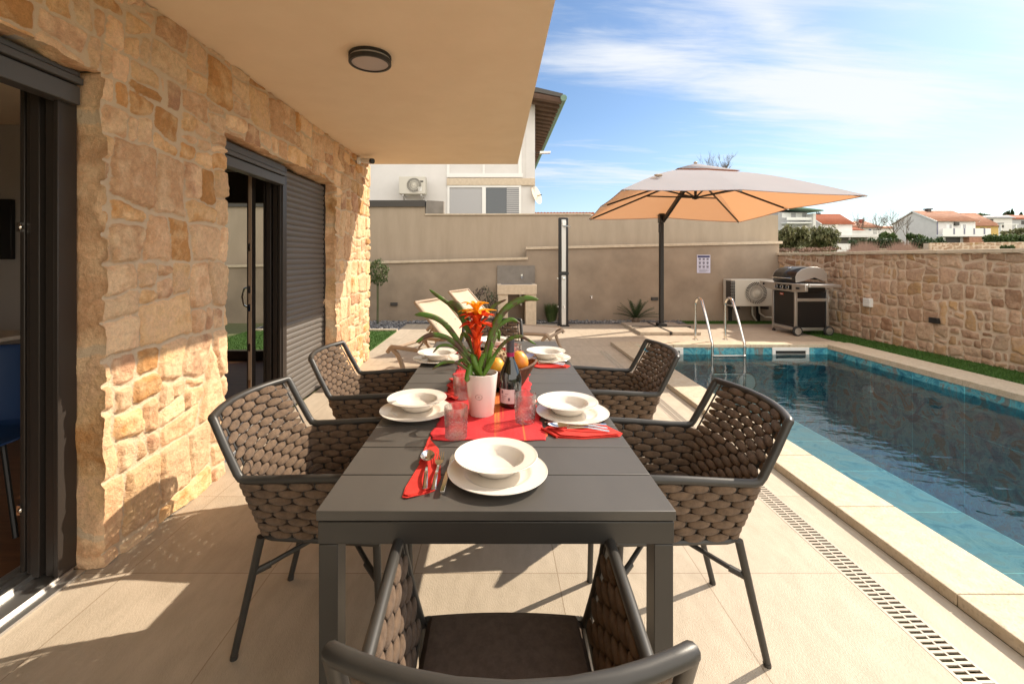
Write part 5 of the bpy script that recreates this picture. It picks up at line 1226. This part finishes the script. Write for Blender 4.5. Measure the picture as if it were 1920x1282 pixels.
bs = bpy.data.objects.new('base', None); COL.objects.link(bs); bs.parent = um; bs.location = (-.11, -.15, 0)
for a in (0,1):
    for b in (0,1): obj('slab', MB().box((-.54 if a == 0 else .02), (-.02 if a == 0 else .53), (-.61 if b == 0 else .04), (-.03 if b == 0 else .60), .0, .055), M['floor'], bs, bevel=.004)
obj('cross_frame', MB().box(-.018,.018,-.63,.60,.03,.062).box(-.50,.62,.0,.03,.03,.068), M['matblack'], bs); obj('mast_foot', MB().box(.03,.19,.06,.24,.0,.11), M['matblack'], bs, bevel=.01)
# ---------------------------------------------------------------- gas barbecue
gb = thing('gas_barbecue', 'black and steel gas barbecue on wheels with a curved lid by the rubble wall', 'barbecue', (5.53, 8.12, 0), R(2))
# local: front = -x, length along y (near = -y)
obj('cabinet', MB().box(-.27,.27,-.29,.29,.14,.76), M['black'], gb, bevel=.004)
obj('frame', MB().box(-.30,-.262,-.315,-.275,.06,.80).box(-.30,-.262,.275,.315,.06,.80).box(.262,.30,-.315,-.275,.06,.80).box(.262,.30,.275,.315,.06,.80).box(-.295,-.265,-.275,.275,.09,.14).box(-.262,.262,-.312,-.28,.09,.14).box(-.262,.262,.28,.312,.09,.14).box(-.262,.262,-.318,-.29,.60,.655), M['alu'], gb, bevel=.003)
dr_ = obj('door', MB().box(-.285,-.271,-.268,.268,.15,.745), M['black'], gb, bevel=.003)
obj('badge', MB().box(-.289,-.2855,.01,.11,.69,.73), M['rust'], dr_); obj('badge_print', MB().box(-.2905,-.2892,.03,.09,.705,.715), M['white'], dr_)
obj('side_panel', MB().box(-.25,.25,-.305,-.291,.15,.59), M['black'], gb, bevel=.003)
pan = [(-.33,-.62,.90),(-.33,-.36,.775),(-.33,.36,.79),(-.33,.62,.86),(-.33,.62,.92),(-.33,-.62,.92)]
obj('control_panel', MB().prism([(-.335,-.60,.79),(-.335,-.30,.765),(-.335,.30,.775),(-.335,.45,.80),(-.335,.63,.85),(-.335,.63,.915),(-.335,-.60,.915)], (.05,0,0)), M['alu'], gb, bevel=.006)
kn = MB()
for y in (.10,-.05,-.20): 
    kn.lathe([(.034,0),(.034,.03),(.0,.032)],18,c=(-.337,y,.845),M=Matrix.Rotation(R(-90),4,'Y'))
obj('knob_backing', MB().box(-.339,-.336,-.27,.17,.80,.89), M['black'], gb, bevel=.002); obj('knobs', kn, M['black'], gb)
kr = MB()
for y in (.10,-.05,-.20): kr.tube([(-.366,y+.034*math.cos(t*PI/8),.845+.034*math.sin(t*PI/8)) for t in range(17)], .004, 6)
obj('knob_rings', kr, M['steel'], gb); obj('side_knob', MB().box(-.36,-.335,-.45,-.40,.82,.86).box(-.355,-.335,.48,.51,.85,.89), M['black'], gb, bevel=.003)
obj('side_shelf', MB().box(-.285,.26,-.64,-.32,.865,.915), M['alu'], gb, bevel=.006); obj('side_shelf', MB().box(-.285,.26,.32,.64,.865,.915), M['alu'], gb, bevel=.006)
obj('firebox', MB().box(-.27,.25,-.30,.30,.765,.93), M['black'], gb, bevel=.004)
prof = [(-.285,.93),(-.29,1.03),(-.26,1.10),(-.18,1.165),(-.05,1.20),(.10,1.20),(.21,1.17),(.27,1.09),(.28,.97),(.22,.955),(.05,1.02),(-.16,.955)]
lid = MB(); top_ = prof[:9]; vv = []
for x, z in top_: vv += [(x,-.295,z),(x,.295,z)]
lid.add(vv, [(2*i,2*i+1,2*i+3,2*i+2) for i in range(len(top_)-1)])
ld_ = obj('lid', lid, M['black'], gb, solid=.006, ang=50)
for s in (-1,1): obj('lid_cheek', MB().prism([(x, s*.297-.012, z) for x, z in prof], (0,.024,0)), M['alu'], ld_, bevel=.002)
obj('lid_handle', MB().tube([(-.335,-.25,1.0),(-.335,.25,1.0)],.013,10).tube([(-.335,-.22,1.0),(-.28,-.22,1.0)],.009).tube([(-.335,.22,1.0),(-.28,.22,1.0)],.009), M['steel'], ld_)
obj('thermometer', MB().lathe([(.03,0),(.03,.012),(0,.014)],18,c=(-.17,0,1.178),M=Matrix.Rotation(R(-35),4,'Y')), M['steel'], ld_)
for x in (-.28,.28):
    w_ = obj('wheel', MB().lathe([(.05,-.022),(.075,-.024),(.085,-.015),(.085,.015),(.075,.024),(.05,.022)],28,c=(x,-.335,.085),M=Matrix.Rotation(R(90),4,'X')), M['rubber'], gb); obj('rim', MB().lathe([(.0,-.018),(.055,-.018),(.06,.024),(.0,.030)],24,c=(x,-.335,.085),M=Matrix.Rotation(R(90),4,'X')), M['alu'], w_)
    obj('foot', MB().lathe([(.03,0),(.03,.03),(.012,.035),(.012,.08),(0,.08)],14,c=(x,.29,0)), M['rubber'], gb)
obj('gas_hose', MB().tube(smooth_pts([Vector((.1,.66,.70)),Vector((.05,.5,.62)),Vector((0,.42,.66)),Vector((.05,.36,.75)),Vector((.1,.30,.78))],20),.008), M['orange'], gb)
# ================================================================== VILLAGE AND PLANTING BEYOND THE WALL
def wbox(mb, px0, px1, py0, py1, Y, d0, d1=0): return mb.box(AX(px0,Y), AX(px1,Y), Y-d0, Y-d1, AZ(py1,Y), AZ(py0,Y))
def rooftiles(mb, a, b, c, d, n, h=.12, over=.0):
    """corrugated roof plane between eave a-b and ridge d-c"""
    a, b, c, d = map(Vector, (a, b, c, d)); nn = (b-a).cross(d-a).normalized(); nn = nn if nn.z > 0 else -nn
    m = n*4
    mb.grid(lambda u, v: a.lerp(b,u).lerp(d.lerp(c,u), v)+nn*(h*.5*(1+math.cos(2*PI*u*n))), m, 1)
def gable_house(name, lab, x0, x1, y0, y1, zb, ze, zr, wall, roof, ridge_t=.5, ov=.5):
    """front towards -y, gable ends on x; ridge runs along x"""
    t = thing(name, lab, 'house', ((x0+x1)/2, y0, zb)); o = Vector(t.location)
    def q(mb): mb.v = [tuple(Vector(v)-o) for v in mb.v]; return mb
    yr = y0+(y1-y0)*ridge_t
    obj('wall', q(MB().prism([(x0,y0,zb-2),(x0,y1,zb-2),(x0,y1,ze),(x0,yr,zr-.15),(x0,y0,ze)], (x1-x0,0,0))), wall, t, smooth=False)
    m_ = MB(); dz = (zr-ze)/(yr-y0)*ov
    rooftiles(m_, (x0-.35,y0-ov,ze-dz+.1), (x1+.35,y0-ov,ze-dz+.1), (x1+.35,yr,zr+.1), (x0-.35,yr,zr+.1), 26)
    rooftiles(m_, (x0-.35,y1+ov,ze-dz+.1), (x1+.35,y1+ov,ze-dz+.1), (x1+.35,yr,zr+.1), (x0-.35,yr,zr+.1), 26)
    rf = obj('roof', q(m_), roof, t, solid=.08, ang=80)
    for xv in (x0-.36, x1+.36): obj('verge', q(MB().bar((xv,y0-ov,ze-dz+.1),(xv,yr+.05,zr+.1),.1,.25).bar((xv,y1+ov,ze-dz+.1),(xv,yr-.05,zr+.1),.1,.25)), M['white'], rf)
    return t, q, rf
# big white house with a long balcony
YD = 100; X0, X1 = AX(1756,YD), AX(1829,YD); zb = AZ(458,YD)
t, q, rf = gable_house('village_house', 'big white village house with faded tile roof and long upstairs balcony', X0, X1, YD, YD+11, zb, AZ(414.5,YD), AZ(397,YD+5.5), M['white_wall'], M['tile_pale'])
obj('balcony', q(wbox(wbox(MB(),1755,1844,440,444,YD,1.5),1755,1844,429,440,YD,1.5,1.42)), M['white'], t, smooth=False)
for px in (1776,1795,1813,1832): obj('balcony_post', q(wbox(MB(),px-1.2,px+1.2,429,440,YD,1.56,1.5)), M['inkgrey'], t, smooth=False)
for px in (1780,1807): w_ = obj('window', q(wbox(MB(),px-6,px+6,420,430,YD,.05)), M['white'], t); obj('pane', q(wbox(MB(),px+(0 if px < 1790 else -2),px+4,421,430,YD,.09,.05)), M['greywall'], w_)
obj('garage_door', q(wbox(MB(),1773,1800,445,458,YD,.05)), M['darkgrey'], t); obj('side_annexe', q(wbox(MB(),1806,1842,444,458,YD,1.3)), M['tile_pale'], t, smooth=False)
obj('air_conditioner', q(wbox(MB(),1788,1796,417,423,YD,.35)), M['darkgrey'], t)
obj('chimney', q(MB().box(AX(1743,105)-.4,AX(1743,105)+.4,105,105.8,AZ(400,105),AZ(393,105)).box(AX(1743,105)-.6,AX(1743,105)+.6,104.8,106,AZ(393,105),AZ(391,105))), M['darkgrey'], rf)
obj('drainpipe', q(MB().bar((X0+.1,YD-.1,zb-1),(X0+.1,YD-.1,AZ(415,YD)),.15)), M['inkgrey'], t)
# red roofed house
YB = 100; X0, X1 = AX(1541,YB), AX(1598,YB)
t, q, rf = gable_house('village_house', 'white village house with a bright red roof and a wide terrace', X0, X1, YB, YB+8.5, AZ(456,YB), AZ(419.5,YB), AZ(403,YB+4.2), M['white_wall'], M['tile_roof'])
obj('terrace', q(wbox(MB(),1555,1634,442,446,YB,3.2)), M['white_wall'], t, smooth=False); rl = MB()
wbox(rl,1541,1632,434,435,YB,3.1,3.0)
for k in range(60): wbox(rl,1541+k*1.52,1541.35+k*1.52,435,442,YB,3.08,3.02)
obj('railing', q(rl), M['white'], t, smooth=False); pl = MB()
for px in (1573,1605,1630): wbox(pl,px-1.5,px+1.5,446,458,YB,3.1,2.8)
obj('pillars', q(pl), M['concrete'], t); obj('painted_shade', q(wbox(MB(),1560,1628,446,458,YB,.05)), M['concrete'], t)  # grey sheet on the wall paints the shade below the terrace
for a, b, c, d, m_ in ((1550,1553,428,435,'darkgrey'),(1554,1559,428,437,'greywall')): obj('window', q(wbox(MB(),a,b,c,d,YB,.06)), M[m_], t)
obj('air_conditioner', q(wbox(MB(),1564,1569,421,426,YB,.4)), M['acbody'], t)
obj('chimney', q(MB().box(AX(1536,104)-.35,AX(1536,104)+.35,104,104.7,AZ(403,104),AZ(400,104)).bar((AX(1534,104),104.3,AZ(401,104)),(AX(1532.5,104),104.3,AZ(397.5,104)),.15).bar((AX(1536,104),104.3,AZ(401,104)),(AX(1536,104),104.3,AZ(397,104)),.15).bar((AX(1538,104),104.3,AZ(401,104)),(AX(1539.5,104),104.3,AZ(397.5,104)),.15)), M['darkgrey'], rf)
# grey balconied block
YA = 95; x0, x1 = AX(1459,YA), AX(1513,YA); t = thing('apartment_block', 'pale grey flat roofed block with two storeys of white balconies', 'building', ((x0+x1)/2, YA, AZ(460,YA))); o = Vector(t.location)
def q(mb): mb.v = [tuple(Vector(v)-o) for v in mb.v]; return mb
obj('wall', q(MB().box(x0,x1,YA,YA+9,AZ(475,YA),AZ(398,YA))), M['greywall'], t, smooth=False)
obj('side_wall', q(wbox(MB(),1511,1516,402,475,YA,2.2,-5)), M['white_wall'], t, smooth=False)
obj('roof', q(MB().prism([(AX(1470,YA),YA-3,AZ(393,YA)),(AX(1525,YA),YA-3,AZ(398.5,YA)),(AX(1525,YA),YA-3,AZ(396.5,YA)),(AX(1470,YA),YA-3,AZ(390,YA))], (0,10,0))), M['green_gutter'], t, smooth=False)
for a, b, c in ((409,414,421),(438,443,450)): obj('balcony', q(wbox(wbox(MB(),1465,1512,a,b,YA,1.8,1.7),1465,1512,c-3,c-1,YA,1.9,0)), M['white'], t, smooth=False)
for a in (399.5,425): obj('window', q(wbox(wbox(MB(),1466,1483,a,a+9,YA,.05),1492,1504,a,a+12,YA,.05)), M['white'], t)
# hip roofed house, faded
def simple_house(lab, Y, px0, px1, pye, pyb, pxr0, pxr1, pyr, wall, roof, wins=(), depth=9, name='village_house'):
    x0, x1 = AX(px0,Y), AX(px1,Y); t = thing(name, lab, 'house', ((x0+x1)/2, Y, AZ(pyb,Y))); o = Vector(t.location)
    def q(mb): mb.v = [tuple(Vector(v)-o) for v in mb.v]; return mb
    ze = AZ(pye,Y); yr = Y+depth/2; zr = AZ(pyr,yr); obj('wall', q(MB().box(x0,x1,Y,Y+depth,AZ(pyb,Y)-2,ze)), wall, t, smooth=False)
    A, B = (x0-.5,Y-.5,ze-.05), (x1+.5,Y-.5,ze-.05); Cc, D = (AX(pxr1,yr),yr,zr), (AX(pxr0,yr),yr,zr); E, F_ = (x1+.5,Y+depth+.5,ze-.05), (x0-.5,Y+depth+.5,ze-.05)
    m_ = MB(); rooftiles(m_, A, B, Cc, D, 24); rooftiles(m_, E, F_, D, Cc, 24); m_.poly([B, E, Cc]); m_.poly([F_, A, D]); rf = obj('roof', q(m_), roof, t, ang=80, solid=.06)
    for a, b, c, d, m2 in wins: obj('window', q(wbox(MB(),a,b,c,d,Y,.07)), M[m2], t)
    return t, q, rf
t, q, rf = simple_house('low village house with a brownish hipped roof and a red chimney', 118, 1598, 1651, 427, 452, 1600, 1622, 416, M['white_wall'], M['tile_pale'], ((1637,1644,431,439,'darkgrey'),(1629,1633,430,432,'blue')))
obj('chimney', q(MB().box(AX(1617,121)-.4,AX(1617,121)+.4,121,121.8,AZ(420,121),AZ(411,121))), M['rust'], rf)
simple_house('small low house with orange lean-to roof beside the wide terrace', 108, 1598, 1617, 433, 450, 1598, 1606, 427.5, M['white_wall'], M['tile_roof'], (), 5)
simple_house('flat white outbuilding between the bare trees', 125, 1654, 1682, 428, 452, 1656, 1680, 425, M['white_wall'], M['tile_pale'], (), 7)
t, q, rf = simple_house('ochre house with a broad brown roof and pergola behind the big white house', 122, 1828, 1872, 424, 458, 1800, 1828, 400, M['yellowwall'], M['tile_pale'], ((1838,1845,427,433,'darkgrey'),(1850,1857,427,432,'rust')), 14)
obj('pergola', q(wbox(wbox(wbox(MB(),1828,1862,423,424.5,122,6,5.5),1857,1859,424,452,122,6,5.6),1830,1831.5,424,452,122,6,5.6)), M['white'], t, smooth=False)
simple_house('white house with dark shuttered windows at the right edge behind the hedge', 128, 1846, 1898, 409, 450, 1850, 1890, 404.5, M['white_wall'], M['greywall'], ((1868,1882,418,427,'darkgrey'),(1855,1862,411,415,'darkgrey')), 8)
simple_house('pale blue grey house with terracotta roof at the far right edge', 135, 1896, 1960, 411, 450, 1885, 1955, 404, M['greywall'], M['tile_roof'], ((1915,1925,414,421,'darkgrey'),), 9)
# foliage
def bush(name, lab, cat, px, py_top, py_bot, wpx, Y, n, leaf_, m, clumps=6, group=None, stem=True, seed=1):
    rnd = random.Random(seed); s = Y/F; x = AX(px,Y); zt = AZ(py_top,Y); zb = AZ(py_bot,Y); w = wpx*s/2; h = zt-zb
    t = thing(name, lab, cat, (x, Y, zb), 0, group); m_ = MB()
    for c in range(clumps):
        a = rnd.uniform(0,2*PI); r = rnd.uniform(.28,.5); c_ = (w*(1-r)*rnd.uniform(-1,1), w*.6*rnd.uniform(-1,1), h*(rnd.uniform(.3,.78) if c else .5))
        b = leafball(n//clumps, c_, (w*r*1.1,w*r,h*r*.62), leaf_, rnd=rnd, shell_=.35, noise_amp=.35); m_.add(b.v, b.f)
    obj('foliage', m_, m, t, smooth=False); st_ = MB()
    for c in range(5): a = rnd.uniform(-.5,.5); st_.tube([(a*w*.2,0,-.3),(a*w,.1*w,h*.35),(a*w*1.6,.1*w,h*.75)], [.02*s*30,.015*s*30,.006*s*30], 5)
    obj('stem', st_, M['bark'], t); return t
bush('oleander', 'tall olive green oleander nearest the end of the garden wall', 'bush', 1483, 425, 480, 52, 16, 4200, .085, M['foliage2'], 9, seed=3)
bush('oleander', 'rounded olive green oleander in front of the red roofed house', 'bush', 1537, 428, 478, 64, 17, 4800, .085, M['foliage2'], 10, seed=5)
bush('low_shrub', 'low grey dry shrub at the foot of the two oleanders', 'bush', 1510, 462, 476, 100, 15.5, 1800, .05, M['redfol'], 8, seed=6)
def bare_tree(lab, px, pyt, pyb, Y, seed, spread=.5, cat='tree', br_=7):
    rnd = random.Random(seed); x = AX(px,Y); zb = AZ(pyb,Y); H = AZ(pyt,Y)-zb
    t = thing('bare_tree', lab, cat, (x, Y, zb), 0, 'leafless trees beyond the wall'); tr_ = MB().tube([(0,0,-.5),(H*.02,0,H*.2),(0,0,H*.38)], [H*.022,H*.018,H*.014], 7); m_ = MB()
    def grow(p, d, l, r, k):
        e = p+d*l; md = p.lerp(e,.5)+Vector((rnd.gauss(0,.06),rnd.gauss(0,.06),0))*l; m_.tube([p,md,e], [r,r*.8,r*.6], 5, cap=False)
        if k == 0: return
        for _ in range(rnd.choice((2,3))):
            nd = (d+Vector((rnd.gauss(0,spread),rnd.gauss(0,spread),rnd.uniform(0,.5)))).normalized(); grow(md.lerp(e, rnd.random()), nd, l*rnd.uniform(.55,.85), r*.62, k-1)
    for i in range(br_):
        a = i*2*PI/br_; grow(Vector((0,0,H*rnd.uniform(.18,.38))), Vector((math.cos(a)*spread,math.sin(a)*spread,1)).normalized(), H*.3, H*.009, 4)
    obj('trunk', tr_, M['bark'], t); obj('crown', m_, M['bark'], t); return t
bare_tree('leafless tree rising behind the parasol canopy', 1345, 296, 420, 45, 2, .28)
bare_tree('slim leafless tree nearest the low brownish hipped roof', 1612, 403, 450, 112, 4, .4); bare_tree('leafless tree between the hipped roof and the outbuilding', 1648, 399, 450, 116, 5, .45)
bare_tree('darker leafless tree touching the gable of the big white house', 1676, 397, 456, 92, 8, .5); bare_tree('leaning leafless sapling in front of the big white gable', 1700, 404, 456, 80, 9, .35, br_=3)
def hedge(name, lab, px0, px1, py0, py1, Y, m, n, leaf_, seed, bumps=6):
    rnd = random.Random(seed); x0, x1 = AX(px0,Y), AX(px1,Y); z0, z1 = AZ(py1,Y), AZ(py0,Y); t = thing(name, lab, 'hedge', ((x0+x1)/2, Y, z0)); m_ = MB(); w = (x1-x0)/2; h = z1-z0
    for k in range(bumps):
        b = leafball(n//bumps, (-w+2*w*(k+.5)/bumps, rnd.uniform(-.3,.3), h*.45), (w/bumps*1.35, .8, h*rnd.uniform(.45,.62)), leaf_, rnd=rnd, shell_=.3, noise_amp=.25); m_.add(b.v, b.f)
    obj('foliage', m_, m, t, smooth=False); obj('stem', MB().box(-w*.98,w*.98,-.1,.1,-.5,h*.3), M['darkfol'], t); return t
hedge('hedge', 'dark clipped hedge in front of the outbuilding', 1632, 1688, 448, 464, 70, M['darkfol'], 2600, .28, 2); hedge('hedge', 'dark clipped hedge in front of the big white house gable', 1712, 1768, 447, 464, 68, M['darkfol'], 2600, .28, 3)
hedge('hedge', 'long green hedge below the ochre house at the right', 1845, 1960, 440, 453, 90, M['foliage'], 3600, .33, 4, 9)
hedge('round_bush', 'dark rounded bush right of the white fence', 1594, 1606, 450, 470, 55, M['darkfol'], 900, .2, 5, 1); hedge('round_bush', 'small dark round bush under the wide terrace', 1609, 1625, 449, 459, 75, M['darkfol'], 700, .25, 6, 1)
bush('shrub', 'bright green loquat bush beside the outbuilding', 'bush', 1665, 434, 458, 30, 74, 1200, .35, M['foliage'], 5, seed=12); bush('palm_bush', 'spiky green bush in front of the big white house', 'bush', 1714, 437, 456, 26, 72, 900, .32, M['foliage'], 5, seed=13)
bush('shrub', 'yellowish garden shrub at the far right behind the hedge', 'bush', 1900, 428, 446, 44, 105, 1200, .45, M['foliage2'], 5, seed=14)
bush('sprig', 'small green sprig poking over the cap of the rubble wall', 'bush', 1890, 456, 474, 20, 7.2, 260, .035, M['foliage'], 3, seed=15)
for k, (px, h_) in enumerate(((1888,394),(1899,391),(1915,399))): bush('cypress', ('rounded','tall pointed','small pointed')[k]+' distant conifer above the terracotta roof at the right edge', 'tree', px, h_, 412, (9,4,4)[k], 150, 500, .5, M['darkfol'], 3, seed=20+k)
bush('distant_tree', 'dark distant tree above the white house with shuttered windows', 'tree', 1848, 400, 412, 26, 140, 900, .5, M['foliage'], 5, seed=30)
# scrub strip, white fence, distant low wall
m_ = MB(); rnd = random.Random(9)
for _ in range(9000):
    Y = rnd.uniform(20, 46); px = rnd.uniform(1590, 1745); z = ground_z(0,Y)
    x = AX(px,Y); h = rnd.uniform(.3,1.1)*(1.0+.35*math.sin(px*.09)); a = rnd.gauss(0,.3); m_.add([(x-.02,Y,z),(x+.02,Y,z),(x+a*h,Y+rnd.gauss(0,.2),z+h+max(0,.55-.016*(Y-20)))],[(0,1,2)])
sc_ = obj('scrub', m_, M['redfol'], smooth=False); sc_['kind'] = 'stuff'; tag(sc_, 'reddish dry scrub covering the field beyond the rubble wall', 'scrub')
Yf = 52; x0, x1 = AX(1556,Yf), AX(1594,Yf); t = thing('white_fence', 'low white fence panel left of the dark rounded bush', 'fence', ((x0+x1)/2, Yf, AZ(472,Yf)))
w2_ = (x1-x0)/2; obj('panel', MB().box(-w2_,w2_,-.05,.05,-1,AZ(457,Yf)-AZ(472,Yf)), M['white_wall'], t, smooth=False); obj('rail', MB().box(-w2_,w2_,-.09,-.05,.3,.4), M['white'], t, smooth=False)
dwl = thing('field_wall', 'low pinkish dry stone wall in the field at the right', 'wall', (AX(1742,34), 34, ground_z(0,34)))
def fr_f(u, v, h): return (u, -h+u*-.42, v)
Lw = 11.5; H_ = AZ(455.5,34)-ground_z(0,34)
stone_face('stones', lines(0,Lw,step=.09), lines(0,H_,step=.07), fr_f, 77, .05, M['stone2'], dwl, (), mort=.03, small=.05, big=.16, warp=.05)
obj('core', MB().prism([(0,.05,-1),(Lw,.05-.42*Lw,-1),(Lw,.45-.42*Lw,-1),(0,.45,-1)], (0,0,H_+.98)), M['stone2'], dwl, smooth=False)
